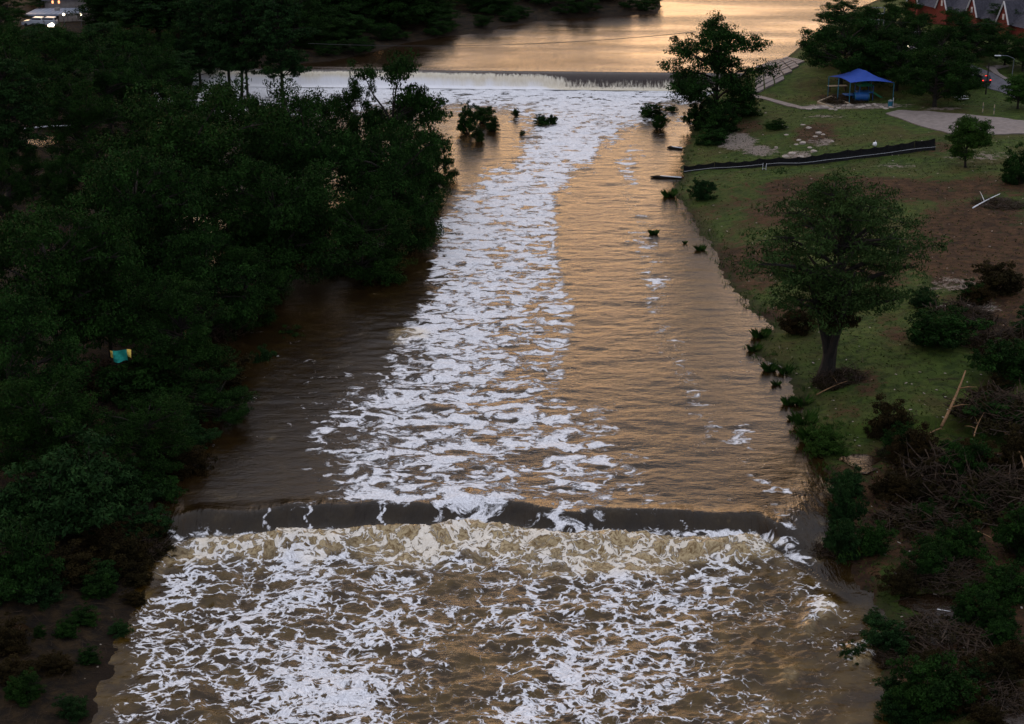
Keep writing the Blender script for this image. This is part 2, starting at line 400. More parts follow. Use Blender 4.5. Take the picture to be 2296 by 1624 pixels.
# scattered pale litter
vo = N(t, 'ShaderNodeTexVoronoi'); vo.inputs['Scale'].default_value = .9; t.links.new(co, vo.inputs['Vector'])
lit = math_(t, 'MULTIPLY', mrange(t, vo.outputs['Distance'], .05, .09, 1, 0), mrange(t, n_big, .5, .6))
col = mixc(t, math_(t, 'MULTIPLY', lit, .7), col, (.30, .25, .20))
t.links.new(col, p.inputs['Base Color']); p.inputs['Roughness'].default_value = .92; p.inputs['Specular IOR Level'].default_value = .15
hh = math_(t, 'ADD', math_(t, 'MULTIPLY', n_fine, .5), n_mid)
t.links.new(bump(t, hh, .9, .25), p.inputs['Normal'])
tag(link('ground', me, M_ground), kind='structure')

# ------------------------------------------------------------------ water material
def foam_table(rows, px, py):
    """rows: list of (py, [(px, v)...]); bilinear"""
    rows = sorted(rows); yv = [r[0] for r in rows]
    vals = np.stack([np.interp(px, [a for a, _ in r[1]], [b for _, b in r[1]]) for r in rows], 0)
    pyc = np.clip(py, yv[0], yv[-1]); k = np.clip(np.searchsorted(yv, pyc) - 1, 0, len(yv) - 2)
    y0 = np.array(yv)[k]; y1 = np.array(yv)[k + 1]; f = (pyc - y0) / (y1 - y0)
    i = np.arange(px.size); return vals[k, i] * (1 - f) + vals[k + 1, i] * f
FOAM = [
 (190, [(300, .92), (1540, .92), (1700, .9)]),
 (215, [(300, .84), (1000, .74), (1300, .80), (1540, .74), (1650, .5)]),
 (240, [(900, .6), (1000, .55), (1150, .55), (1230, .76), (1440, .78), (1480, .5), (1560, .3)]),
 (268, [(900, .2), (1100, .25), (1190, .55), (1235, .76), (1420, .74), (1460, .45), (1560, .38)]),
 (300, [(1000, .05), (1150, .2), (1210, .7), (1240, .76), (1370, .76), (1410, .35), (1450, .2), (1560, .3)]),
 (350, [(1000, .02), (1130, .15), (1180, .75), (1320, .80), (1350, .25), (1395, .1), (1410, .35), (1430, .1), (1560, 0)]),
 (400, [(1000, .0), (1060, .3), (1100, .75), (1270, .75), (1300, .25), (1390, .12), (1410, .42), (1430, .1), (1560, 0)]),
 (450, [(980, .0), (1020, .5), (1060, .78), (1230, .75), (1265, .2), (1385, .1), (1405, .46), (1425, .1), (1560, 0)]),
 (500, [(960, .1), (990, .65), (1020, .78), (1240, .72), (1265, .15), (1410, .1), (1435, .48), (1455, .1), (1600, 0)]),
 (560, [(940, .05), (980, .62), (1010, .75), (1240, .68), (1265, .12), (1415, .1), (1440, .5), (1460, .1), (1600, 0)]),
 (620, [(940, .05), (970, .68), (1100, .74), (1260, .62), (1285, .12), (1440, .08), (1458, .48), (1480, .1), (1600, 0)]),
 (700, [(900, .05), (940, .68), (1050, .74), (1200, .62), (1280, .60), (1300, .15), (1450, .08), (1468, .5), (1490, .1), (1700, 0)]),
 (760, [(860, .2), (910, .70), (1040, .74), (1150, .58), (1270, .58), (1300, .12), (1480, .1), (1510, .5), (1540, .1), (1700, .05)]),
 (820, [(840, .3), (880, .60), (1040, .72), (1150, .56), (1260, .56), (1290, .12), (1490, .08), (1530, .5), (1560, .1), (1650, .25), (1740, .35)]),
 (880, [(740, .3), (790, .55), (900, .66), (1040, .72), (1180, .58), (1250, .5), (1290, .15), (1500, .05), (1555, .5), (1600, .1), (1750, .2)]),
 (930, [(600, .1), (740, .55), (900, .64), (1150, .68), (1350, .55), (1400, .2), (1520, .08), (1580, .52), (1620, .12), (1780, .1)]),
 (980, [(600, .28), (730, .52), (800, .62), (1000, .68), (1200, .64), (1340, .56), (1400, .25), (1540, .12), (1590, .52), (1640, .30), (1680, .1), (1780, .1)]),
 (1030, [(600, .0), (760, .55), (820, .66), (1150, .62), (1320, .56), (1440, .5), (1500, .2), (1620, .20), (1680, .5), (1740, .15)]),
 (1080, [(600, .0), (760, .5), (800, .66), (1100, .64), (1300, .60), (1440, .52), (1480, .2), (1620, .15), (1700, .5), (1760, .25)]),
 (1118, [(400, .0), (640, .08), (780, .62), (900, .68), (1120, .62), (1200, .50), (1300, .55), (1450, .40), (1550, .22), (1700, .30), (1770, .5), (1840, .15)]),
 (1140, [(400, .0), (570, .0), (600, .33), (640, .30), (680, .42), (710, .1), (840, .1), (852, .72), (868, .1), (950, .1), (975, .58), (1120, .62), (1160, .3), (1215, .38), (1240, .55), (1310, .48), (1360, .2), (1430, .38), (1520, .25), (1640, .1), (1740, .3), (1770, .48), (1800, .15)]),
 (1172, [(400, .0), (570, .0), (592, .48), (610, .1), (675, .1), (690, .60), (705, .1), (845, .1), (855, .72), (866, .1), (955, .1), (980, .60), (1060, .48), (1120, .30), (1160, .1), (1215, .3), (1260, .58), (1340, .42), (1380, .1), (1480, .15), (1530, .34), (1560, .1), (1740, .15), (1775, .48), (1800, .1)]),
 (1200, [(340, .1), (370, .3), (400, .56), (1700, .58), (1750, .5), (1780, .5), (1800, .15), (1850, .1)]),
 (1240, [(330, .1), (370, .45), (420, .60), (1000, .60), (1500, .62), (1640, .55), (1730, .45), (1780, .45), (1830, .15), (2000, 0)]),
 (1290, [(330, .1), (380, .50), (600, .62), (850, .60), (930, .50), (960, .44), (1060, .40), (1120, .45), (1250, .58), (1520, .62), (1640, .48), (1760, .35), (1820, .40), (1900, .1), (2100, 0)]),
 (1340, [(320, .1), (370, .48), (600, .58), (880, .60), (950, .46), (1080, .44), (1180, .50), (1300, .62), (1500, .60), (1620, .42), (1760, .28), (1830, .38), (1880, .2), (2100, 0)]),
 (1400, [(280, .1), (320, .48), (500, .58), (870, .64), (930, .44), (1080, .41), (1160, .46), (1300, .60), (1480, .58), (1600, .42), (1700, .25), (1830, .35), (1880, .15), (2100, 0)]),
 (1460, [(270, .15), (310, .50), (480, .56), (700, .64), (860, .66), (930, .45), (1080, .44), (1150, .48), (1250, .62), (1450, .60), (1600, .45), (1700, .28), (1860, .38), (1950, .35), (1990, 0)]),
 (1530, [(250, .1), (310, .45), (480, .50), (620, .66), (850, .70), (890, .44), (1000, .46), (1110, .42), (1160, .64), (1420, .62), (1560, .45), (1700, .30), (1850, .32), (1950, .25), (2000, 0)]),
 (1580, [(210, .1), (290, .42), (480, .55), (620, .68), (870, .70), (885, .38), (1020, .38), (1100, .45), (1140, .66), (1380, .62), (1520, .50), (1700, .28), (1850, .25), (2000, 0)]),
 (1660, [(200, .1), (280, .42), (480, .55), (620, .68), (880, .70), (890, .36), (1050, .36), (1090, .60), (1200, .68), (1260, .5), (1400, .58), (1520, .42), (1700, .25), (2000, 0)]),
]
M_river, t, p = material('muddy_river_water'); co = pos(t)
fo = getattr_(t, 'foam'); bo = getattr_(t, 'boil'); net = getattr_(t, 'net')
def warp(co, sc_, amt):
    n = N(t, 'ShaderNodeTexNoise'); n.inputs['Scale'].default_value = sc_; n.inputs['Detail'].default_value = 3; t.links.new(co, n.inputs['Vector'])
    s = N(t, 'ShaderNodeVectorMath', operation='SUBTRACT'); t.links.new(n.outputs['Color'], s.inputs[0]); s.inputs[1].default_value = (.5, .5, .5)
    k = N(t, 'ShaderNodeVectorMath', operation='SCALE'); k.inputs['Scale'].default_value = amt; t.links.new(s.outputs[0], k.inputs[0])
    a = N(t, 'ShaderNodeVectorMath', operation='ADD'); t.links.new(co, a.inputs[0]); t.links.new(k.outputs[0], a.inputs[1]); return a.outputs[0]
flatco = mapping(t, co, (1, 1, 0))
w1 = warp(flatco, .35, 3.0); w2 = warp(w1, 1.6, .8)
# mid river rafts of foam
fa = noise(t, mapping(t, w1, (.36, .62, 1)), 1.0, 7, .62, .8)
# foreground network of foam threads
vo1 = N(t, 'ShaderNodeTexVoronoi', feature='DISTANCE_TO_EDGE'); vo1.inputs['Scale'].default_value = .62; t.links.new(mapping(t, w2, (.75, 1.0, 1)), vo1.inputs['Vector'])
vo2 = N(t, 'ShaderNodeTexVoronoi', feature='DISTANCE_TO_EDGE'); vo2.inputs['Scale'].default_value = 1.7; t.links.new(mapping(t, w2, (.8, 1.0, 1)), vo2.inputs['Vector'])
fine = noise(t, w2, 3.2, 5, .7, .6); lump = noise(t, w1, .42, 4, .55)
def thread(vec, sc_, k, d=3):
    n = noise(t, vec, sc_, d, .5, .5)
    return math_(t, 'SUBTRACT', 1.0, math_(t, 'MULTIPLY', math_(t, 'ABSOLUTE', math_(t, 'SUBTRACT', n, .5)), k), True)
wa = mapping(t, w1, (.55, .95, 1)); wb_ = mapping(t, w2, (.7, 1.0, 1), (0, 0, .4))
vo1.inputs['Scale'].default_value = .62; vo2.inputs['Scale'].default_value = 1.7
T1 = mrange(t, vo1.outputs[0], 0, .24, 1, 0, False); T2 = mrange(t, vo2.outputs[0], 0, .24, 1, 0, False); T3 = thread(wb_, 2.6, 5.0)
fn = math_(t, 'ADD', math_(t, 'MULTIPLY', T1, .36), math_(t, 'MULTIPLY', T2, .26))
fn = math_(t, 'ADD', fn, math_(t, 'MULTIPLY', T3, .12))
fn = math_(t, 'ADD', fn, math_(t, 'MULTIPLY', fine, .16)); fn = math_(t, 'ADD', fn, math_(t, 'MULTIPLY', noise(t, mapping(t, w1, (.7, .35, 1)), .30, 4, .55), .80))
fnn = mrange(t, fn, .64, 1.22, .08, .94, False)
fld = N(t, 'ShaderNodeMix', data_type='FLOAT'); t.links.new(net, fld.inputs['Factor']); 
fa2 = math_(t, 'ADD', mrange(t, fa, .30, .70, .10, .90, False), math_(t, 'MULTIPLY', math_(t, 'SUBTRACT', fine, .5), .35))
t.links.new(fa2, fld.inputs['A']); t.links.new(fnn, fld.inputs['B'])
diff = math_(t, 'ADD', fld.outputs['Result'], math_(t, 'SUBTRACT', fo, 1.0))
fmask = mrange(t, diff, -.02, .13)
fhalo = mrange(t, diff, -.14, .05)
fmask = math_(t, 'MULTIPLY', fmask, mrange(t, fo, .01, .06))
mudc = mixc(t, mrange(t, lump, .35, .65), (.024, .0125, .002), (.062, .036, .0065))
mudc = mixc(t, mrange(t, net, 0, 1), mixc(t, .8, mudc, (.008, .0042, .002)), mudc)
aer = mixc(t, mrange(t, fine, .35, .62), (.12, .065, .018), (.46, .35, .19))
bm = mrange(t, math_(t, 'ADD', bo, math_(t, 'MULTIPLY', math_(t, 'SUBTRACT', lump, .5), 1.4)), .15, 1.0)
mudc = mixc(t, math_(t, 'MULTIPLY', bm, .85), mudc, aer)
mudc = mixc(t, math_(t, 'MULTIPLY', math_(t, 'MULTIPLY', fhalo, net), .30), mudc, (.28, .20, .13))
white = mixc(t, mrange(t, noise(t, w2, 5, 4, .6), .3, .7), (.46, .45, .46), (.80, .79, .80))
white = mixc(t, math_(t, 'MULTIPLY', bm, .6), white, (.72, .60, .42))
t.links.new(mixc(t, fmask, mudc, white), p.inputs['Base Color'])
rg = mixc(t, fmask, (.16, .16, .16), (.85, .85, .85))
t.links.new(mrange(t, fmask, 0, 1, .14, .9, False), p.inputs['Roughness'])
p.inputs['IOR'].default_value = 1.33
t.links.new(mrange(t, fmask, 0, 1, .36, .1, False), p.inputs['Specular IOR Level'])
rip = noise(t, mapping(t, co, (1.0, 1.9, 1)), 2.2, 5, .6, .4); rip2 = noise(t, mapping(t, co, (.35, .9, 1)), 1.0, 3, .5)
hw = math_(t, 'ADD', math_(t, 'MULTIPLY', rip, .055), math_(t, 'MULTIPLY', rip2, .10))
hf = math_(t, 'MULTIPLY', math_(t, 'ADD', fmask, math_(t, 'MULTIPLY', fine, .6)), .12)
hsum = math_(t, 'ADD', hw, math_(t, 'MULTIPLY', hf, fmask))
cal = getattr_(t, 'calm')
hsum = math_(t, 'MULTIPLY', hsum, cal)
strk = noise(t, mapping(t, co, (3.2, .5, .5)), 1.0, 4, .6, .3); strk2 = noise(t, mapping(t, co, (.9, .25, .3)), 1.0, 3, .5)
fc = getattr_(t, 'face')
hs_ = math_(t, 'MULTIPLY', math_(t, 'ADD', math_(t, 'MULTIPLY', strk, .12), math_(t, 'MULTIPLY', strk2, .35)), fc)
t.links.new(bump(t, math_(t, 'ADD', hsum, hs_), 1.0, 1.0), p.inputs['Normal'])

# river surface
ys = np.exp(np.arange(math.log(88), math.log(326), .00165)); ts = np.arange(-.36, .3601, .00135)
Yr, Tr = np.meshgrid(ys, ts, indexing='ij'); Xr = Yr * Tr
x = Xr.ravel(); y = Yr.ravel()
zb = z_water(x, y); tt = weir_e(x, y)
rpx, rpy = project(x, y, zb)
foam = foam_table(FOAM, rpx, rpy) - .02
foam = foam - .035 * smooth(300, 380, rpy) * (1 - smooth(1080, 1130, rpy))
ty_ = [300, 430, 560, 620, 700, 760, 800, 880, 960, 1000, 1030]; tx_ = [1412, 1405, 1440, 1458, 1468, 1500, 1525, 1552, 1595, 1570, 1560]
foam = np.maximum(foam, (.44 + .26 * fbm(x * .12, y * .12, 93, 3)) * np.exp(-((rpx - np.interp(rpy, ty_, tx_) - 22 * fbm(x * 0, y * .08, 95, 3)) / 38) ** 2) * smooth(290, 340, rpy) * (1 - smooth(1000, 1050, rpy)))
uy_ = [930, 990, 1060, 1110, 1160, 1240, 1300]; ux_ = [1660, 1655, 1700, 1730, 1765, 1780, 1800]
foam = np.maximum(foam, (.46 + .26 * fbm(x * .2, y * .2, 94, 3)) * np.exp(-((rpx - np.interp(rpy, uy_, ux_) - 20 * fbm(x * 0, y * .1, 96, 3)) / 40) ** 2) * smooth(920, 960, rpy) * (1 - smooth(1280, 1330, rpy)))
for cx_, hw_, v_ in ((690, 6, .80), (855, 6, .9), (596, 6, .62), (1010, 22, .70), (1075, 26, .66), (1250, 20, .70), (1300, 16, .62), (1532, 8, .6)):
    foam = np.maximum(foam, v_ * np.exp(-((rpx - cx_ - 8 * np.sin(rpy * .15)) / hw_) ** 2) * smooth(1120, 1140, rpy) * (1 - smooth(1190, 1205, rpy)))
foam = foam - blobs(rpx, rpy, [(1010, 1300, 90, 60, .12), (1020, 1500, 120, 110, .10), (1230, 1300, 60, 25, .12), (1700, 1450, 110, 140, .06)])
inside = smooth(-3, 3, x - WX0) * (1 - smooth(-3, 2, x - WX1))
boil = smooth(-.5, .3, tt) * (1 - smooth(1.5, 8.5, tt + fbm(x * .2, y * .2, 77, 3) * 3)) * inside
side = blobs(rpx, rpy, [(1845, 1368, 34, 26, .9), (1815, 1395, 20, 26, .8), (1930, 1470, 40, 34, .9), (1745, 1215, 34, 14, .8), (385, 1230, 26, 30, .6), (1720, 1600, 30, 30, .6), (1690, 1640, 30, 20, .6), (1770, 1520, 26, 26, .4), (1840, 1215, 12, 40, .5), (925, 748, 50, 18, .9), (900, 760, 30, 18, .7)])
boil = np.maximum(boil, side * .8); foam = np.maximum(foam, side * .62)
net_ = smooth(-.3, .5, tt)
# waves
mid = fbm(x * .22, y * .45, 21, 3) * .17 + fbm(x * .75, y * 1.35, 31, 3) * .085
tr = fbm(x * .30, y * .42, 41, 4) * .34 + ridged(x * .85, y * 1.1, 51, 4) * .16 - .1
shoot = np.exp(-((tt - 1.3) / 1.5) ** 2) * inside
turb = ridged(x * .9, y * 1.0, 61, 5) * .40 + fbm(x * 3.0, y * 3.0, 71, 3) * .16
calm = smooth(.9, 4.5, -tt) ; calm = np.where(tt > -0.2, 1, calm)
amp_mid = (.45 + .8 * foam) * (1 - .35 * smooth(1500, 1700, rpx)) * np.where(tt < 0, calm, 1)
sd = sdist(RIV, x, y)
amp_mid *= .35 + .65 * smooth(0, 6, -sd)
amp_mid *= np.where(rpx < 900, .45 + .55 * smooth(650, 900, rpx), 1)
kk_ = smooth(-.6, .4, tt)
z = zb + (1 - kk_) * mid * amp_mid + kk_ * (tr * (.35 + .65 * inside) * (.3 + .7 * smooth(0, 5, -sd)) + turb * np.maximum(boil, side) * .9) + shoot * (.75 + .35 * fbm(x * .16, y * 0, 81, 2))
z += side * .35 * (tt > 0)
z += fbm(x * .35, y * .1, 88, 3) * .28 * smooth(-4, -2, tt) * (1 - smooth(-.8, .1, tt))
ny, nx = Yr.shape; idx = np.arange(ny * nx).reshape(ny, nx)
q = np.stack([idx[:-1, :-1], idx[:-1, 1:], idx[1:, 1:], idx[1:, :-1]], -1).reshape(-1, 4)
keep = (sd < 9) & (y < dam_y(x) + .4)
q = q[keep[q].all(1)]
used = np.unique(q); rem = np.full(ny * nx, -1); rem[used] = np.arange(len(used))
me = mesh_np('river', np.stack([x, y, z], -1)[used], rem[q], True)
attr(me, 'foam', foam[used]); attr(me, 'boil', boil[used]); attr(me, 'net', net_[used])
attr(me, 'calm', (np.where(tt < 0, .25 + .75 * calm, 1) * (.55 + .45 * smooth(0, 8, -sd)))[used])
attr(me, 'face', (smooth(-4.5, -2.5, tt) * (1 - smooth(-.3, .2, tt)))[used])
river = tag(link('river', me, M_river), kind='structure')

# lake
M_lake, t, p = material('still_lake_water'); co = pos(t)
p.inputs['Base Color'].default_value = (.018, .010, .005, 1); p.inputs['Roughness'].default_value = .06; p.inputs['IOR'].default_value = 1.33
a = noise(t, mapping(t, co, (.8, 1.6, 1)), 1.6, 4, .6); b = noise(t, mapping(t, co, (.02, .06, 1)), 1.0, 3, .5, .5)
hgt = math_(t, 'ADD', math_(t, 'MULTIPLY', math_(t, 'MULTIPLY', a, mrange(t, b, .35, .7, .25, 1.0)), .14), math_(t, 'MULTIPLY', noise(t, mapping(t, co, (.05, .12, 1)), 1.0, 3, .5), .35))
t.links.new(bump(t, hgt, 1.0, 1.0), p.inputs['Normal'])
mb = MB(); mb.poly([(p_[0], p_[1], Z_LAKE) for p_ in LAKE]); lk = mb.build('lake', M_lake); tag(lk, kind='structure')

# ------------------------------------------------------------------ dam and its falling water
dam = empty('dam', ((DL.x + DR.x) / 2, (DL.y + DR.y) / 2 + 1, 0), 0, 'long low dam hidden under a curtain of falling muddy water', 'dam')
mb = MB(); ux = (DR - DL).normalized(); Ld = (DR - DL).length + 14; ang = math.atan2(ux.y, ux.x)
mb.box((0, .15, .6), (Ld, 1.6, 4.4), ang); mb.box((0, .9, .3), (Ld, 1.2, 4.2), ang)
mb.build('dam_wall', M_damc, dam)
M_fall, t, p = material('falling_water'); co = pos(t)
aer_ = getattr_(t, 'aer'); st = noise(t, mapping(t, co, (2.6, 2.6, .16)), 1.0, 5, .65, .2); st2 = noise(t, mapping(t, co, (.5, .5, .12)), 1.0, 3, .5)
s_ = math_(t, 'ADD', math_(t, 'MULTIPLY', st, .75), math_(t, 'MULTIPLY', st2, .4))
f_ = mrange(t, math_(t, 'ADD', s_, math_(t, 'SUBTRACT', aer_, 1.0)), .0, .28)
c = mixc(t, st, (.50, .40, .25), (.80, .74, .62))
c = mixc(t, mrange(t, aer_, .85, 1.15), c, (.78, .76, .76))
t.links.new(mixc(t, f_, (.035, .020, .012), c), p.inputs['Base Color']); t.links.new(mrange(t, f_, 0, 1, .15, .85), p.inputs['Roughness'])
t.links.new(bump(t, st, .8, .15), p.inputs['Normal'])
us = np.arange(-6, Ld - 8, .22); prof = [(2.4, 0.0, .02), (1.2, -.015, .05), (.3, -.05, .06), (-.4, -.16, .20), (-.85, -.42, .55), (-1.1, -.85, .75), (-1.3, -1.35, .88), (-1.45, -1.9, .98), (-1.6, -2.4, 1.0), (-1.9, -2.75, 1.15), (-2.6, -2.92, 1.3)]
V = []; A = []
for i, u in enumerate(us):
    base = DL + ux * u
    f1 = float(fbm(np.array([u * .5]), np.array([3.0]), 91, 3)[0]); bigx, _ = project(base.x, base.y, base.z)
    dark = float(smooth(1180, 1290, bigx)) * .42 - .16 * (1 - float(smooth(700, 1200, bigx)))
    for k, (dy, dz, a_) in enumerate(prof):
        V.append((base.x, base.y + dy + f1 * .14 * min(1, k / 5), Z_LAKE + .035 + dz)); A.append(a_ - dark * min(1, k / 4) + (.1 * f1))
V = np.array(V); nn = len(prof); idx = np.arange(len(us) * nn).reshape(len(us), nn)
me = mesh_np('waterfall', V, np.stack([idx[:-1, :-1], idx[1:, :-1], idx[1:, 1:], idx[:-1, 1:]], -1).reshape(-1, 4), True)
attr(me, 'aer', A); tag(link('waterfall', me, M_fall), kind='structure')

# ------------------------------------------------------------------ trees
def leaf_quads(P, size, nrm_bias, up=.5, asp=.45):
    """P (n,3) points -> rhombic leaves"""
    n = len(P); nr = rng.normal(size=(n, 3)); nr /= np.linalg.norm(nr, axis=1)[:, None]
    nr = nr + nrm_bias; nr[:, 2] += up; nr /= np.linalg.norm(nr, axis=1)[:, None]
    a = np.cross(nr, rng.normal(size=(n, 3))); a /= np.linalg.norm(a, axis=1)[:, None]
    b = np.cross(nr, a); s = size * rng.uniform(.6, 1.4, n)[:, None]
    v = np.stack([P - a * s, P + b * s * asp - nr * s * .1, P + a * s, P - b * s * asp - nr * s * .1], 1).reshape(-1, 3)
    return v
def crown_mesh(name, clumps, per, size, mat, asp=.45, droop=0.0):
    Ps = []; bias = []; vary = []
    for (c, r, k) in clumps:
        n = max(6, int(per * k)); d = rng.normal(size=(n, 3)); d /= np.linalg.norm(d, axis=1)[:, None]
        rad = rng.uniform(.35, 1, n) ** .6
        q = d * rad[:, None] * np.array(r); 
        if droop: q[:, 2] -= droop * (np.hypot(q[:, 0], q[:, 1]) ** 2) / max(r[0], .1)
        Ps.append(np.array(c) + q); bias.append(d * .8); vary.append(np.clip(rng.uniform(0, 1) * .7 + rng.uniform(0, .4, n) * 1.0, 0, 1))
    P = np.concatenate(Ps); B = np.concatenate(bias); vy = np.repeat(np.concatenate(vary), 4)
    v = leaf_quads(P, size, B, asp=asp); me = mesh_np(name, v, np.arange(len(v)).reshape(-1, 4))
    attr(me, 'vary', vy); me.materials.append(mat); return me
def make_tree(kind, seed):
    """unit prototypes in metres; returns trunk mesh, crown mesh, height, radius"""
    rd = random.Random(seed); mb = MB(); clumps = []
    if kind == 'dome': H, Rr, zb, nl, flatz, per, size = 18, 10, .0, 54, .55, 62, .20
    elif kind == 'cypress': H, Rr, zb, nl, flatz, per, size = 22, 6.5, .34, 70, .36, 64, .23
    elif kind == 'oak': H, Rr, zb, nl, flatz, per, size = 14, 8, .10, 44, .5, 62, .18
    elif kind == 'open': H, Rr, zb, nl, flatz, per, size = 20, 10.5, .37, 54, .30, 64, .19
    elif kind == 'small': H, Rr, zb, nl, flatz, per, size = 8, 3.4, .18, 60, .7, 60, .13
    elif kind == 'bush': H, Rr, zb, nl, flatz, per, size = 4, 3.0, -.1, 44, .55, 66, .12
    lean = (rd.uniform(-.06, .06) * H, rd.uniform(-.06, .06) * H)
    tr0 = {'dome': .55, 'cypress': .5, 'oak': .45, 'open': .95, 'small': .2, 'bush': .08}[kind]
    fork = H * (zb + .12)
    def tp(z): k = z / H; return Vector((lean[0] * k + .25 * math.sin(k * 5 + seed), lean[1] * k, z))
    tops = H * {'cypress': .88, 'open': .66}.get(kind, .62)
    nseg = 8; zz = [tops * i / nseg for i in range(nseg + 1)]
    if kind != 'bush': mb.tube([tp(q) for q in zz], [tr0 * (1.35 if i == 0 else 1) * (1 - .82 * i / nseg) + .03 for i in range(nseg + 1)], 8)
    if kind == 'open':
        for sx_, sy_ in ((-2.6, .8), (2.4, -1.2), (.6, 2.4)):
            mb.tube([tp(H * .10), tp(H * .2) + Vector((sx_ * .3, sy_ * .3, 0)), tp(H * .38) + Vector((sx_, sy_, 0)), tp(H * .60) + Vector((sx_ * 1.9, sy_ * 1.9, 0))], [.6, .5, .34, .1], 7)
    for i in range(nl):
        # limb target on an uneven crown shell
        a = rd.uniform(0, 2 * math.pi) if kind != 'open' else i * 2.4 + rd.uniform(-.4, .4); 
        k = (i + rd.random()) / nl
        if kind == 'cypress':
            zc = H * (zb + (1 - zb) * k); rr = Rr * (1 - .55 * ((k - .45) / .55) ** 2) * rd.uniform(.45, 1.05)
        elif kind == 'open':
            zc = H * (zb + (.96 - zb) * k); rr = Rr * max(.25, 1 - abs((k - .42) / .64) ** 3) * rd.uniform(.15, 1.0) ** .55
        else:
            ph = math.asin(min(1, max(-1, rd.uniform(-.85 if kind != 'small' else -.9, 1)))); s1 = rd.uniform(.72, 1.05) if rd.random() < .8 else rd.uniform(.2, .7)
            hc = H * (zb + 1) / 2; zc = hc + math.sin(ph) * (H - hc) * s1; rr = math.cos(ph) * Rr * s1
        s2 = 1 + .22 * math.sin(a * 3 + seed) ; rr *= s2
        tip = Vector((math.cos(a) * rr + tp(zc).x * .6, math.sin(a) * rr + tp(zc).y * .6, zc))
        z0 = max(H * max(zb, .12) * .9, min(tops * .98, zc - rr * rd.uniform(.15, .45)))
        st_ = tp(z0) if kind != 'bush' else Vector((rd.uniform(-.3, .3), rd.uniform(-.3, .3), -.2))
        m1 = st_.lerp(tip, .5) + Vector((rd.uniform(-.5, .5), rd.uniform(-.5, .5), rd.uniform(0, .12) * H * .4))
        L = (tip - st_).length; r0 = min(tr0 * .38, .03 + L * (.03 if kind == 'open' else .018))
        mb.tube([st_, st_.lerp(m1, .55) + Vector((0, 0, .1)), m1, tip], [r0, r0 * .8, r0 * .6, .02], 5, False)
        ns = {'bush': 5, 'dome': 13, 'oak': 12, 'open': 13}.get(kind, 7)
        cs = Rr * {'open': .12, 'cypress': .15, 'dome': .13, 'oak': .13}.get(kind, .17)
        for j in range(ns):
            off = Vector((rd.gauss(0, 1), rd.gauss(0, 1), rd.gauss(0, .35 if kind == 'open' else .5))) * Rr * {'open': .16, 'dome': .115, 'oak': .115}.get(kind, .135)
            bp = m1.lerp(tip, rd.uniform(.35, 1.08) if kind not in ('dome', 'oak') else rd.uniform(.7, 1.08)) + off
            if kind != 'bush' and j < 4: mb.tube([m1.lerp(tip, .6), bp], [r0 * .35, .012], 3, False)
            sc_ = cs * rd.uniform(.6, 1.25)
            clumps.append((tuple(bp), (sc_ * 1.1, sc_ * 1.1, sc_ * flatz), rd.uniform(.7, 1.3)))
    mat = {'open': M_leaf4, 'small': M_leaf3, 'bush': M_leaf, 'cypress': M_leaf2}.get(kind, M_leaf)
    crown = crown_mesh('crown', clumps, per, size, mat, .42 if kind != 'open' else .32, .08 if kind in ('open', 'cypress') else 0)
    tm = bpy.data.meshes.new('trunk'); tm.from_pydata([tuple(v) for v in mb.v], [], mb.f); tm.materials.append(M_bark); tm.update()
    return tm, crown, H, Rr * 1.08
PROTO = {}
for kind, n in (('dome', 3), ('cypress', 3), ('oak', 3), ('open', 1), ('small', 1), ('bush', 3)):
    for i in range(n): PROTO[(kind, i)] = make_tree(kind, 10 * i + len(kind) * 7)
def plant(name, kind, base, h, r, label, cat='tree', group=None, crown_mat=None, var=None, rot=None):
    v = var if var is not None else random.randrange(sum(1 for k in PROTO if k[0] == kind))
    tm, cm_, H0, R0 = PROTO[(kind, v)]
    e = empty(name, base, random.uniform(0, 6.28) if rot is None else rot, label, cat, group); e.scale = (r / R0, r / R0, h / H0)
    tr_ = link('trunk' if kind != 'bush' else 'stems', tm, None, e)
    cr = link('crown' if kind != 'bush' else 'foliage', cm_, None, e)
    if crown_mat: cr.material_slots[0].link = 'OBJECT'; cr.material_slots[0].material = crown_mat
    return e
def plant_px(name, kind, bx, by, ty, hw, label, cat='tree', group=None, **kw):
    g = G(bx, by); g.z -= .15
    h = max(1.0, height_for(g.y, ty) - g.z); r = hw * mpp((g.x, g.y, g.z + h * .5))
    return plant(name, kind, g, h, r, label, cat, group, **kw)

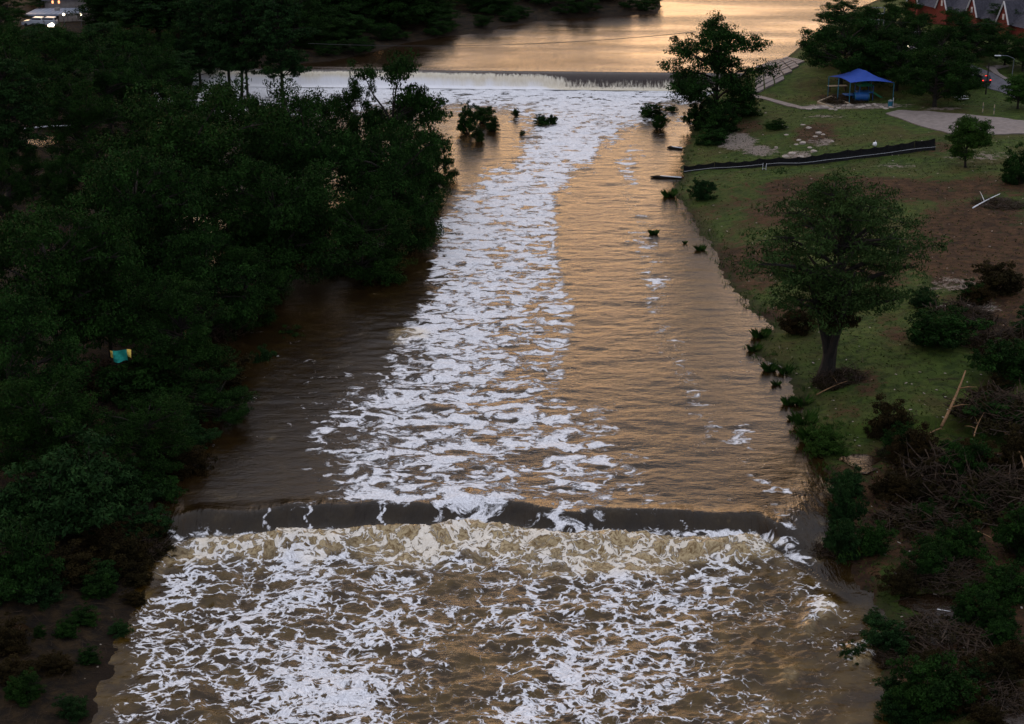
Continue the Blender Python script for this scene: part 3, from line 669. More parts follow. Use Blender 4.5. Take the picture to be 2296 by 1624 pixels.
GL = 'trees of the flooded grove on the left bank'
left_trees = [
 ('cypress_tree', 'dome', 430, 620, 195, 215, 'broad-crowned tree whose rounded top is the highest of the left grove'),
 ('cypress_tree', 'dome', 690, 590, 195, 150, 'rounded dark green tree in front of the bare trunks at the left dam end'),
 ('cypress_tree', 'oak', 885, 500, 128, 125, 'tall green tree at the right corner of the left grove, before the dam'),
 ('cypress_tree', 'dome', 880, 590, 270, 125, 'dark tree hanging over the river below the tall corner tree of the left grove'),
 ('cypress_tree', 'dome', 640, 690, 330, 170, 'dark shaded tree in the middle of the left grove above the small water gap'),
 ('cypress_tree', 'dome', 330, 720, 300, 175, 'wide dark tree left of centre in the left grove'),
 ('cypress_tree', 'dome', 815, 655, 430, 120, 'low dark tree leaning over the foam edge at the grove end nearest the river'),
 ('cypress_tree', 'dome', 140, 850, 425, 190, 'big light-topped tree at the left picture edge in front of the grove'),
 ('cypress_tree', 'oak', 250, 800, 480, 100, 'smaller tree touching the right side of the big tree at the left edge'),
 ('cypress_tree', 'dome', 30, 1000, 670, 150, 'dark tree at the left edge below the big light-topped tree'),
 ('cypress_tree', 'oak', 460, 780, 520, 120, 'black-shaded tree standing in flood water left of the small water gap'),
 ('cypress_tree', 'dome', 555, 770, 560, 95, 'shaded tree at the flooded edge of the left grove beside the dark eddy'),
 ('cypress_tree', 'dome', 420, 880, 640, 130, 'near-black tree below the middle of the left grove'),
 ('cypress_tree', 'dome', 110, 1090, 820, 150, 'near-black tree low on the left edge above the drooping cypress top'),
 ('cypress_tree', 'oak', 490, 960, 830, 85, 'low dark tree standing furthest down the flooded left bank'),
 ('cypress_tree', 'dome', 330, 1060, 885, 120, 'wide low dark tree below the hanging teal cloth'),
 ('cypress_tree', 'oak', 930, 510, 330, 80, 'dense tree forming the right flank of the left grove over the golden water'),
 ('cypress_tree', 'dome', 480, 520, 205, 170, 'rounded tree just left of the bare trunks, behind the highest rounded top'),
 ('cypress_tree', 'oak', 720, 480, 205, 90, 'tree with pale green tip right of the bare trunks'),
 ('cypress_tree', 'oak', 805, 440, 175, 60, 'slender green tree between the bare trunks and the tall corner tree'),
 ('cypress_tree', 'oak', 980, 440, 300, 42, 'slim bright green tree at the river edge of the grove beside drowned bushes'),
 ('cypress_tree', 'oak', 620, 470, 220, 110, 'rounded tree behind the middle of the left grove just under the bare trunks'),
]
for nm, kind, bx, by, ty, hw, lab in left_trees: plant_px(nm, kind, bx, by, ty, hw, lab, group=GL)
GB = 'tall dark trees behind the left grove'
GBL = ['third crown down from the top at the left edge', 'right below the brightest lamp', 'in the shadowy hollow left of the bare trunks', 'beside the bare trunks, left', 'nearest the foam gap at the left dam end', 'lowest crown at the left edge above the white pole', 'standing right above the white pole', 'below the small grey shed', 'below the left end of the pale-roofed building', 'right of the small lamp among the trees', 'second crown down from the top at the left edge', 'right under the small lamp among the trees', 'left neighbour of the tall cypresses, higher up']
for i, (bx, by, ty, hw) in enumerate([(40, 330, 60, 100), (150, 280, 75, 90), (250, 300, 95, 95), (345, 290, 110, 80), (410, 270, 120, 70), (20, 450, 130, 90), (200, 400, 170, 90), (290, 240, 70, 80), (110, 240, 62, 80), (350, 210, 52, 70), (10, 230, 30, 70), (240, 190, 52, 60), (430, 210, 60, 60)]):
    plant_px('dark_tree', random.choice(['cypress', 'dome', 'dome']), bx, by, ty, hw, 'dark tree behind the left grove, ' + GBL[i], group=GB)
for i, (bx, by, ty, hw, lab) in enumerate([(515, 242, -35, 62, 'leftmost of the tall bald cypresses with bare trunks against the white dam foam'), (543, 246, -60, 60, 'thick-trunked tall cypress, second from left against the dam foam'), (558, 250, -30, 50, 'slimmer tall cypress right beside the thick trunk against the dam foam'), (637, 256, -15, 66, 'rightmost of the tall cypresses with bare trunk against the dam foam'), (452, 225, -5, 55, 'tall cypress left of the foam gap by the left dam end')]):
    g = G(bx, by); g.z -= .3
    h = height_for(g.y, ty) - g.z
    plant('tall_cypress', 'cypress', g, h, hw * mpp((g.x, g.y, h)), lab, group='tall cypresses near the left dam end', var=i % 3)
for bx, by, ty, hw, lab in [(75, 450, 325, 55, 'small dark tree at the left edge over the rusty drift'), (150, 510, 335, 60, 'small dark tree left of the highest rounded crown'), (10, 530, 350, 60, 'small dark tree cut by the left edge above the light-topped tree')]: plant_px('dark_tree', 'dome', bx, by, ty, hw, lab, group=GB)
# woods beyond the lake on the left
cnt = 0; front_row = []
ORD = 'first second third fourth fifth sixth seventh eighth ninth tenth eleventh twelfth thirteenth fourteenth fifteenth sixteenth seventeenth eighteenth nineteenth twentieth twenty-first twenty-second twenty-third twenty-fourth'.split()
shore = [W(x_, y_, Z_LAKE) for x_, y_ in lake_l[2:13]]
for i in range(len(shore) - 1):
    a, b = shore[i], shore[i + 1]; n = max(1, int((b - a).length / 5.5))
    for j in range(n):
        for row in range(6):
            q = a.lerp(b, (j + random.random()) / n); nrm_ = Vector((-(b - a).y, (b - a).x, 0)).normalized()
            if nrm_.dot(Vector((-1, 1, 0))) < 0: nrm_ = -nrm_
            rowlab = ('second', 'third', 'fourth', 'fifth', 'hindmost')[row - 1] + '-row tree of the far lakeside wood, ' + ('above the bare cypress trunks', 'by the cusp where shore meets dam', 'where the shore begins to curve', 'left of the power cable middle', 'above the power cable middle', 'on the middle shore', 'towards the point', 'short of the point', 'at the point of the shore', 'at the tip of the point')[min(i, 9)] if row else ORD[min(len(front_row), 23)] + ' low shoreline tree along the far lake shore, counted from the dam side'
            if row == 0: front_row.append(1)
            q = q + nrm_ * (2.0 + row * 7.5 + random.uniform(-1.5, 2.5))
            h = (3.2, 5.2, 7.5, 10, 12, 14)[row] * random.uniform(.8, 1.15)
            h = min(h, max(3.2, 62.5 - .146 * q.y))
            plant('lakeside_tree', random.choice(['oak', 'dome', 'oak']), (q.x, q.y, hg(q.x, q.y) - .3), h, min(7.5, h * random.uniform(.75, 1.0)), rowlab, group='trees along the far left lake shore'); cnt += 1
for i in range(34):
    px_, py_ = random.uniform(230, 900), random.uniform(20, 110)
    if px_ > 700 and py_ > 60: py_ -= 45
    g = G(px_, py_); plant('lakeside_tree', random.choice(['oak', 'dome', 'cypress']), (g.x, g.y, g.z - .2), min(random.uniform(10, 15), max(4, 64 - .146 * g.y)), random.uniform(6, 8.5), 'dark tree of the inland wood, ' + ('left of the bare cypress trunks' if px_ < 440 else 'above the bare cypress trunks' if px_ < 640 else 'above the left dam end') + (', top of the picture' if py_ < 40 else ', lower down' if py_ > 75 else ', mid way up'), group='trees along the far left lake shore')
GTL = ['left of the pale-roofed building', 'at the left edge below the pale-roofed building', 'below the left parked white car', 'below the small grey shed with white roof edge', 'in front of the brightest lamp', 'right of the small grey shed, further back', 'between the small grey shed and the lone lamp', 'directly in front of the two parked white cars', 'behind the right half of the pale metal roof', 'behind the left half of the pale metal roof', 'behind the small grey shed']
for i, (bx, by, ty, hw) in enumerate([(20, 60, -10, 45), (5, 100, 20, 50), (60, 115, 62, 45), (200, 110, 60, 50), (120, 130, 78, 50), (250, 70, 10, 40), (270, 110, 40, 45), (82, 72, 51, 24), (160, 10, -40, 40), (90, 15, -8, 40), (210, 14, -30, 40)]):
    plant_px('garden_tree', 'oak', bx, by, ty, hw, 'round green tree ' + GTL[i], group='trees round the pale-roofed building')
# right bank trees
plant_px('bank_tree', 'oak', 1600, 275, 24, 126, 'large dark tree at the right dam end, reaching over the waterfall', var=1)
rt = [
 (1885, 190, 30, 96, 'broad dark oak left of the blue canopy, overhanging the concrete apron'),
 (1960, 172, 18, 70, 'dark oak straight behind the blue canopy'),
 (2010, 205, 70, 78, 'dark oak behind the right half of the blue canopy'),
 (2093, 240, 92, 88, 'dark wide oak between the blue canopy and the road'),
 (2060, 140, 35, 60, 'dark oak below the red-gabled building, left one'),
 (2035, 118, 4, 48, 'dark oak hiding the left end of the red-gabled building'),
 (2150, 120, 20, 62, 'dark oak directly in front of the red gables'),
 (2215, 110, 42, 55, 'dark oak right of the red gables'),
 (2262, 75, 8, 60, 'dark oak partly hiding the shingle roof at the right edge'),
 (2250, 150, 72, 52, 'oak above the road bend'),
 (1945, 196, 108, 50, 'lower dark oak tucked against the back left of the blue canopy'),
 (2135, 214, 122, 50, 'lower dark oak between wide oak and utility pole'),
 (2190, 132, 80, 48, 'dark oak filling the gap above the road bend'),
 (1990, 140, 52, 58, 'dark oak in the second rank behind the blue canopy'),
 (2060, 185, 96, 52, 'dark oak close behind the right canopy post'),
 (2110, 165, 60, 52, 'dark oak in the second rank above the wide oak'),
 (1850, 150, 62, 55, 'oak at the lake edge left of the broad dark oak'),
 (2292, 160, 80, 45, 'oak at the right picture edge above the road'),
 (2150, 190, 110, 48, 'lower oak beside the dark car'),
 (1890, 70, 0, 60, 'distant oak on the lake shore near the steel frame'),
 (1985, 80, -8, 50, 'distant oak right of the steel frame'),
 (1930, 120, 30, 55, 'oak below the steel frame'),
]
for bx, by, ty, hw, lab in rt: plant_px('oak_tree', 'oak', bx, by, ty, hw, lab, group='oaks on the right bank')
plant_px('street_tree', 'small', 2282, 245, 165, 45, 'young light green tree on the verge below the road')
plant_px('street_tree', 'small', 2165, 376, 258, 52, 'small round tree alone on the grass beside the concrete slab', rot=.3)
plant_px('bush', 'bush', 2285, 412, 330, 42, 'round dark bush at the right picture edge near the small round tree', 'bush')
plant_px('bush', 'bush', 1572, 448, 398, 34, 'dark bush at the water edge below the silt fence end', 'bush', crown_mat=M_leaf2)
plant_px('open_cypress', 'open', 1852, 850, 392, 214, 'large feathery cypress with open crown on the right bank', rot=2.0)
g = G(1868, 850); q = Vector((g.x, g.y - .6, height_for(g.y, 735)))
plant('caught_drift', 'bush', q, 4.2, 2.6, 'dark drift tangle caught in the fork of the feathery cypress', 'drift tangle', crown_mat=M_dead)
bushes = [
 (1590, 322, 284, 42, 'low dark shrub under the big tree at the right dam end', None), (1560, 290, 225, 32, 'dark undergrowth on the waterline below the big bank tree', None), (1665, 258, 205, 45, 'dark undergrowth right of the big bank tree trunk', None), (1610, 300, 235, 50, 'dark undergrowth right at the big bank tree foot', None), (1740, 290, 268, 28, 'low shrub on the grass beside the scattered pale rocks', None),
 (1790, 748, 690, 48, 'dark brush heap left of the feathery cypress trunk', M_dead), (1890, 1190, 1070, 45, 'upright green bush in the shallows right of the weir', M_leaf2), (1885, 1250, 1165, 42, 'dark rounded bush with foam at its foot right of the weir', M_leaf2),
 (1960, 1400, 1370, 30, 'small green bush standing in the brown shallows', M_leaf2), (1912, 1500, 1445, 34, 'green bush with white water breaking round it', M_leaf2), (2090, 1590, 1470, 95, 'large green bush at the bottom right on the debris bank', None), (2010, 1610, 1555, 50, 'low bush at the bottom right water edge', M_leaf2),
 (1850, 1010, 945, 55, 'green scrub on the bank beside the small puddle', M_leaf3), (1900, 1110, 1050, 45, 'tangled bush right of the small puddle', M_leaf2), (2110, 770, 690, 90, 'dark shrub heap right of the feathery cypress', None), (2250, 850, 760, 80, 'dark shrub at the right picture edge above the debris mound', None), (2230, 960, 890, 80, 'black shrub topping the debris mound at the right edge', None),
 (590, 850, 775, 36, 'light green bush in the flood water left of the brown eddy', M_leaf2), (650, 790, 735, 50, 'dark bush at the flooded end of the left grove', None), (500, 860, 790, 70, 'dark brush mound in flood water under the left grove', M_dead), (330, 900, 790, 110, 'dark brush mound under the hanging teal cloth', M_leaf),
 (160, 1200, 1000, 165, 'feathery drooping cypress top low at the left edge', M_leaf2), (60, 1330, 1180, 90, 'dark bush at the left edge near the bottom', None), (290, 1280, 1200, 60, 'dark bush at the left end of the foaming weir', M_dead), (380, 1040, 990, 70, 'brown brush on the flooded left bank', M_dead), (440, 1080, 1000, 50, 'dim shrub on the flooded left bank above the weir', M_dead), (220, 1330, 1290, 45, 'small dark bush on the muddy left bank', None), (150, 1420, 1385, 32, 'tiny bush in the mud at bottom left', None), (90, 1425, 1400, 18, 'smallest bush in the mud at bottom left', None), (300, 730, 690, 90, 'flat green spray of leaves below the left grove', M_leaf2), (90, 960, 860, 110, 'dark brush on the left edge under the grove', None),
 (1960, 1240, 1170, 45, 'bush clump at the inner end of the brown shallows', None), (2190, 1400, 1310, 60, 'dark shrub standing on the far side of the brown shallows', None), (2080, 1290, 1215, 55, 'low dark brush above the brown shallows', None), (2170, 1080, 980, 70, 'dark green shrub on the crest of the debris mound', None), (2290, 1250, 1130, 70, 'dark shrub on the right edge of the debris mound', None), (2240, 1340, 1260, 75, 'green brush below the debris mound', None), (2150, 1250, 1170, 60, 'green leafy brush lying on the debris mound', None), (2270, 1510, 1440, 60, 'brown brush at the bottom right edge', M_dead)]
for bx, by, ty, hw, lab, m in bushes: plant_px('bush', 'bush', bx, by, ty, hw, lab, 'bush', crown_mat=m)
rb = random.Random(21); nb = 0
while nb < 40:
    px_, py_ = rb.uniform(1960, 2310), rb.uniform(640, 1640)
    if px_ < 2150 and 700 < py_ < 960: continue
    if px_ < 2030 and py_ < 700 or (px_ < 2230 and 1330 < py_ < 1430) or (2080 < px_ < 2190 and 880 < py_ < 1020): continue
    hw = rb.uniform(26, 62); nb += 1
    hs__ = rb.uniform(.9, 1.5); mt_ = rb.choice([None, M_dead, M_leaf2, M_dead])
    where = ('right of the feathery cypress' if py_ < 860 else 'on the crest of the debris mound' if py_ < 1060 else 'on the near slope of the debris mound' if py_ < 1260 else 'below the debris mound' if py_ < 1440 else 'in the bottom right corner') + (', at the picture edge' if px_ > 2200 else ', nearer the river' if px_ < 2080 else '')
    plant_px('bush', 'bush', px_, py_, py_ - hw * hs__, hw, ('wide ' if hw > 44 else 'small ') + ('brown dead shrub ' if mt_ is M_dead else 'feathery green shrub ' if mt_ else 'dark green shrub ') + where, 'bush', 'battered shrubs of the right bank', crown_mat=mt_)
for px_, py_, hw in [(370, 1260, 40), (345, 1215, 50), (310, 1310, 36), (270, 1420, 30), (120, 1500, 45), (30, 1520, 55), (200, 1480, 30), (90, 1350, 50), (160, 1600, 40), (230, 1300, 45), (40, 1180, 90), (150, 1290, 80), (20, 1450, 60), (240, 1240, 70), (330, 1190, 60), (60, 1560, 50), (190, 1390, 40), (300, 1350, 30), (10, 1330, 70), (360, 1120, 60), (430, 1000, 60), (280, 1130, 80)]:
    hs__ = rb.uniform(.7, 1.1); mt_ = rb.choice([None, M_dead, M_leaf2])
    where = ('on the flooded left bank above the weir' if py_ < 1150 else 'beside the left weir end' if py_ < 1300 else 'on the mud below the left weir end' if py_ < 1430 else 'in the bottom left corner') + (', at the picture edge' if px_ < 80 else ', near the water' if px_ > 230 else '')
    plant_px('bush', 'bush', px_, py_, py_ - hw * hs__, hw, ('wide ' if hw > 55 else 'small ') + ('brown dead shrub ' if mt_ is M_dead else 'feathery dim shrub ' if mt_ else 'dark shrub ') + where, 'bush', 'dim shrubs of the left bank', crown_mat=mt_)
# drowned bushes in the river
wb = [(1050, 300, 232, 26, 'drowned bush touching the left grove just below the dam pool'), (1085, 275, 235, 28, 'leafy drowned bush in the river right of the left grove'), (1105, 295, 262, 18, 'low drowned bush in the river with its reflection below'), (1070, 318, 285, 16, 'small drowned bush nearest the golden reflection'), (1215, 280, 258, 24, 'low clump of leaves in mid river left of the foam neck'), (1238, 280, 256, 13, 'round clump at the foam neck edge in mid river'), (1155, 262, 243, 9, 'tiny sprig alone in the brown water below the dam pool'), (1465, 262, 230, 34, 'drowned bush in the river left of the big bank tree'), (1480, 290, 255, 20, 'darker lower part clump of the drowned bushes on the right side'), (1170, 302, 292, 8, 'smallest tuft above water in the brown pool'), (1505, 250, 238, 18, 'leafy branch reaching out from the big bank tree')]
for bx, by, ty, hw, lab in wb:
    q = W(bx, by, 0); h = max(.5, height_for(q.y, ty)); plant('drowned_bush', 'bush', q, h, hw * mpp(q), lab, 'bush', 'bushes standing in the flooded river')
print('trees', len(C.objects))
# tufts in shallows
def grass_clump(n, r, h, mat):
    v = []; vy = []
    for i in range(n):
        a = rng.uniform(0, 6.28); rr = r * math.sqrt(rng.random()); b = np.array([math.cos(a) * rr, math.sin(a) * rr, -.1]); l = h * rng.uniform(.5, 1)
        d = np.array([math.cos(a) * rng.uniform(.1, .6), math.sin(a) * rng.uniform(.1, .6), 1]) * l; s = np.array([-math.sin(a), math.cos(a), 0]) * .035
        v += [b - s, b + s, b + d * .6 + s * .7, b + d * 1.0 + np.array([math.cos(a), math.sin(a), -.3]) * l * .25]; vy += [rng.random()] * 4
    me = mesh_np('blades', np.array(v), np.arange(len(v)).reshape(-1, 4)); attr(me, 'vary', vy); me.materials.append(mat); return me
gc = [grass_clump(170, .55, .9, M_leaf3), grass_clump(120, .4, .7, M_leaf3)]
for i, (px_, py_, s_, lab) in enumerate([(1768, 905, 1.0, 'upper one of two grass tufts alone in the shallows'), (1775, 940, .8, 'lower one of two grass tufts alone in the shallows'), (1725, 830, 1.1, 'grass tuft where the bank meets the pale foam line'), (1740, 862, .9, 'thin reeds in the foam line by the right bank'), (1465, 525, .9, 'lone dark weed in the river below the silt fence'), (1535, 545, .6, 'small dark weed near the right bank bend'), (1500, 440, 1.4, 'weeds on the waterline below the floating log'), (1570, 560, 1.3, 'weeds at the water edge left of the feathery cypress'), (1805, 950, 1.6, 'grass tuft on the bank right of the two shallow tufts'), (1800, 905, 1.6, 'thick grass on the bank edge above the puddle scrub'), (1820, 985, 1.7, 'rank grass beside the green scrub above the puddle'), (1690, 785, 1.4, 'weeds on the point of the right bank'), (1705, 755, 1.4, 'dark weeds just above the point of the right bank'), (1760, 835, 1.4, 'grass at the corner of the bank by the cypress roots')]):
    q = W(px_, py_, .05); e = empty('grass_tuft', q, i, lab, 'grass tuft', 'grass tufts at the right water edge'); e.scale = (s_, s_, s_); link('blades', gc[i % 2], None, e)
# ground grass as stuff on the right bank
P = []
for k in range(26000):
    px_ = random.uniform(1500, 2295); py_ = random.uniform(210, 1300) if random.random() < .8 else random.uniform(210, 420)
    p_ = W(px_, py_, 1.5); P.append((p_.x, p_.y))
P = np.array(P); dd = np.minimum(sdist(RIV, P[:, 0], P[:, 1]), sdist(LAKE, P[:, 0], P[:, 1]))
P = P[dd > .4]; zz = h_ground(P[:, 0], P[:, 1]); pts = np.stack([P[:, 0], P[:, 1], zz + .03], -1)
ppx, ppy = project(pts[:, 0], pts[:, 1], pts[:, 2])
slab = ((ppx > 1985) & (ppy > 240) & (ppy < 305)) | ((ppx < 1830) & (ppy < 212)); pts = pts[~slab]
v = leaf_quads(pts, .16, np.zeros((len(pts), 3)), up=1.0, asp=.35); me = mesh_np('grass', v, np.arange(len(v)).reshape(-1, 4)); attr(me, 'vary', np.repeat(rng.random(len(pts)), 4))
tag(link('grass', me, leaf_mat('grass_blades', (.020, .032, .006), (.050, .070, .012), (.040, .042, .012))), 'short rough grass covering the right bank', 'grass', kind='stuff')

V = []; vy = []
for k in range(9000):
    p_ = W(random.uniform(1480, 2000), random.uniform(230, 1260), .3); V.append((p_.x, p_.y))
V = np.array(V); dd = sdist(RIV, V[:, 0], V[:, 1]); V = V[(dd > -.9) & (dd < 2.0) & (vnoise(V[:, 0] * .5, V[:, 1] * .5, 5) > .42)]
zf = np.maximum(h_ground(V[:, 0], V[:, 1]), -.1)
q_ = []
for (a_, b_), z_ in zip(V, zf):
    for j in range(3):
        l = random.uniform(.15, .55); an = random.uniform(0, 6.28); dx, dy = math.cos(an), math.sin(an); x_, y_ = a_ + random.uniform(-.15, .15), b_ + random.uniform(-.15, .15)
        q_ += [(x_ - dy * .03, y_ + dx * .03, z_), (x_ + dy * .03, y_ - dx * .03, z_), (x_ + dx * l * .4 + dy * .02, y_ + dy * l * .4 - dx * .02, z_ + l * .7), (x_ + dx * l * .8, y_ + dy * l * .8, z_ + l)]
q_ = np.array(q_); me = mesh_np('bank_grass', q_, np.arange(len(q_)).reshape(-1, 4)); attr(me, 'vary', np.repeat(rng.random(len(q_) // 4), 4))
tag(link('bank_grass', me, M_leaf3), 'ragged grass hanging over the right waterline', 'grass', kind='stuff')

# ------------------------------------------------------------------ debris
def stick_mb(mb, c, L, r, el, az_, rd, bend=.2, n=5):
    d = Vector((math.cos(az_) * math.cos(el), math.sin(az_) * math.cos(el), math.sin(el))); pts = []
    sd_ = Vector((rd.uniform(-1, 1), rd.uniform(-1, 1), rd.uniform(-.5, .5))) * bend * L
    for i in range(n): k = i / (n - 1); pts.append(Vector(c) + d * L * (k - .5) + sd_ * (4 * k * (1 - k)) * .5)
    mb.tube(pts, [r * (1 - .75 * i / (n - 1)) for i in range(n)], 4, False)
def debris_proto(seed):
    rd = random.Random(seed); mb = MB(); cl = []
    for i in range(380):
        a = rd.uniform(0, 6.28); rr = 3.2 * math.sqrt(rd.random()); z_ = (1 - (rr / 3.3) ** 2) * 1.5 * rd.uniform(.3, 1.05)
        stick_mb(mb, (math.cos(a) * rr, math.sin(a) * rr, z_), rd.uniform(.8, 3.4), rd.uniform(.012, .05), rd.gauss(0, .45), rd.uniform(0, 6.28), rd)
    for i in range(60):
        a = rd.uniform(0, 6.28); rr = 3.1 * math.sqrt(rd.random()); z_ = (1 - (rr / 3.3) ** 2) * 1.35
        cl.append(((math.cos(a) * rr, math.sin(a) * rr, z_ * rd.uniform(.3, 1)), (.6, .6, .3), 1))
    tm = bpy.data.meshes.new('branches'); tm.from_pydata([tuple(v) for v in mb.v], [], mb.f); tm.materials.append(M_stick); tm.update()
    return tm, crown_mesh('leaf_litter', cl, 55, .13, M_dead)
DP = [debris_proto(s) for s in (1, 2)]
for i, (px_, py_, hw, zs, lab) in enumerate([(2130, 1080, 130, 1.7, 'big tangled debris mound with a leaning bare branch on the right'), (2230, 1130, 130, 1.9, 'dark tangled debris at the right edge, middle of the mound'), (2060, 1180, 100, 1.0, 'flattened tangle of flood debris left of the big mound'), (2250, 960, 110, 1.5, 'debris tangle at the right edge under black shrubs'), (2150, 720, 80, 1.3, 'debris heap with pale rubble right of the feathery cypress'), (2260, 780, 90, 1.4, 'debris heap at the right edge with a pale plank'), (1895, 850, 60, .7, 'root tangle and drift caught at the feathery cypress foot'), (1900, 225, 55, .6, 'brown drift pile beside the blue canopy'), (2120, 1440, 120, .8, 'brush raft along the bottom right shore'), (2200, 1560, 110, .9, 'drift tangle in the bottom right corner'), (240, 860, 110, 1.4, 'drift caught in the dark trees round the teal cloth'), (480, 760, 80, 1.6, 'drift tangle with a bare snag left of the small water gap'), (40, 410, 70, 1.2, 'rusty brown drift between the trees at the left edge'), (120, 285, 60, .8, 'drift behind the white pole under the left trees'), (330, 1235, 60, .7, 'drift stuck at the left weir end'), (2010, 1020, 50, .6, 'thin drift line above the small puddle'), (2240, 460, 60, .5, 'brown drift ring around a white hose on the right'), (590, 700, 60, .6, 'low drift at the small water gap'), (2120, 1290, 90, .8, 'brushy drift between mound and brown shallows'), (1985, 1480, 45, .5, 'drift edge beside the bush in white water'), (1862, 1238, 45, .7, 'drift jammed where the right weir end meets the bank'), (1860, 860, 40, .9, 'roots of the feathery cypress wrapped in drift')]):
    g = G(px_, py_); r = hw * mpp(g) / 3.2
    e = empty('debris_pile', (g.x, g.y, g.z - .1), random.uniform(0, 6.28), lab, 'debris pile', 'piles of flood debris'); e.scale = (r, r, zs)
    tag(link('branches', DP[i % 2][0], None, e), kind='stuff'); tag(link('leaf_litter', DP[i % 2][1], None, e), kind='stuff')
# single logs and branches
def log(px0, py0, px1, py1, r, lab, z0=0, z1=0, mat=None, twigs=2, cat='log', name='log'):
    a = G(px0, py0) + Vector((0, 0, z0 + r)); b = G(px1, py1) + Vector((0, 0, z1 + r)); 
    if name != 'log': pass
    e = empty(name, a, 0, lab, cat); L = b - a; rd = random.Random(px0); mb = MB(); pts = []
    s_ = Vector((rd.uniform(-1, 1), rd.uniform(-1, 1), rd.uniform(-.3, 1))) * L.length * .05
    for k in range(7): q = k / 6; pts.append(L * q + s_ * 4 * q * (1 - q))
    mb.tube(pts, [r * (1 - .55 * k / 6) for k in range(7)], 7); mb.build('stem', mat or M_pale, e, True)
    for j in range(twigs):
        k = rd.uniform(.4, .9); m2 = MB(); q = pts[int(k * 6)]; d = Vector((rd.uniform(-1, 1), rd.uniform(-1, 1), rd.uniform(0, .8))).normalized() * L.length * .3
        m2.tube([q, q + d * .5 + Vector((0, 0, .1)), q + d], [r * .5, r * .35, r * .12], 5); m2.build('side_branch', mat or M_pale, e, True)
    return e
log(2108, 978, 2156, 915, .16, 'leaning orange-brown bare branch on top of the big debris mound', .8, 3.6)
log(2108, 975, 2060, 1000, .08, 'thin brown branch at the foot of the leaning bare branch', .6, .8, twigs=1)
log(1830, 889, 1900, 862, .07, 'long pale stick on the grass below the feathery cypress', .1, .3, twigs=1)
log(2180, 470, 2240, 445, .10, 'curved white stick on the brown ground at the right', .1, .5, M_white, twigs=1)
log(2238, 1000, 2292, 1030, .06, 'pale twisted branch on the debris near the right edge', 1.5, 1.5)
log(2180, 1010, 2200, 985, .07, 'white forked branch on the debris mound', 1.3, 2.6)
log(2200, 1165, 2170, 1172, .07, 'small pale forked branch low on the debris', .6, .8)
log(2190, 1205, 2232, 1230, .05, 'pair of thin pale sticks lying below the forked branch', .5, .6, twigs=1)
log(2088, 1500, 2096, 1540, .05, 'upright pale sticks above the large bottom right bush', .3, .9)
log(2280, 1050, 2294, 1100, .09, 'pale bent branch cut by the right picture edge', 1.5, .8, twigs=0)
log(48, 302, 165, 296, .16, 'long white pole lying between the trees at the left edge', .6, .8, M_white, twigs=0, cat='pole', name='fallen_pole')
log(1930, 1385, 2100, 1330, .05, 'thin dark branch over the brown shallows', .2, .3, M_stick)
log(250, 1270, 300, 1258, .06, 'pale stick in the bushes left of the weir', .8, 1.0, twigs=0)
log(415, 770, 415, 720, .09, 'pale bare snag standing in the dark flooded grove', .5, 3.2)
log(425, 730, 470, 735, .05, 'thin pale branch reaching right from the bare snag', 2.6, 2.6, twigs=0)
log(200, 800, 240, 770, .08, 'tan branch left of the teal cloth', 1.5, 2.4)
log(2100, 1370, 2130, 1375, .05, 'short white stick in the brown shallows', .1, .1, M_white, 0)
def wlog(px0, px1, py_, lab):
    a = W(px0, py_, .12); b = W(px1, py_ + 2, .12); e = empty('floating_log', a, 0, lab, 'log'); mb = MB(); L = b - a
    mb.tube([L * k / 5 + Vector((0, 0, .08 * math.sin(k * 2))) for k in range(6)], [.10, .22, .26, .24, .2, .1], 7); mb.build('stem', M_bark, e, True)
    m2 = MB(); m2.tube([L * .3 + Vector((0, 0, .2)), L * .95 + Vector((0, -.35, .12))], [.06, .1], 6); m2.build('pale_branch', M_white, e, True)
wlog(1458, 1530, 397, 'dark log with a white branch floating at the silt fence end')
wlog(1495, 1530, 331, 'half-sunk branch in the river below the big bank tree')
# boulders and rubble
def rock_mesh(seed):
    bm = bmesh.new(); bmesh.ops.create_icosphere(bm, subdivisions=2, radius=1); rr = random.Random(seed); ph = [rr.uniform(0, 6) for _ in range(6)]
    for v in bm.verts:
        c = v.co; k = 1 + .18 * math.sin(c.x * 3 + ph[0]) + .15 * math.sin(c.y * 4 + ph[1]) + .12 * math.sin(c.z * 5 + ph[2]); v.co = Vector((c.x * k, c.y * k * .85, c.z * k * .5 + .1))
    me = bpy.data.meshes.new('rock'); bm.to_mesh(me); bm.free(); me.materials.append(M_rock); return me
RM = [rock_mesh(s) for s in range(4)]
rocks = [(1743, 280, .75), (1762, 287, .35), (1800, 281, .4), (1812, 288, .5), (1762, 303, .35), (1835, 300, .55), (1828, 307, .4), (1845, 303, .4), (1790, 315, .4), (1800, 322, .6), (1785, 325, .4), (1865, 318, .35), (1815, 332, .4), (1825, 341, .6), (1775, 345, .7), (1760, 352, .6), (1795, 352, .5), (1740, 331, .3), (1700, 250, .2), (1716, 254, .2)]
rocks += [(1795 + i * 9.5 + random.uniform(-3, 3), 243 + 3 * math.sin(i) + random.uniform(-2, 2) - (3 if i > 9 else 0), random.uniform(.3, .6)) for i in range(22)]
rocks += [(2140 + random.uniform(-40, 50), 700 + random.uniform(-14, 20), random.uniform(.25, .6)) for i in range(16)]
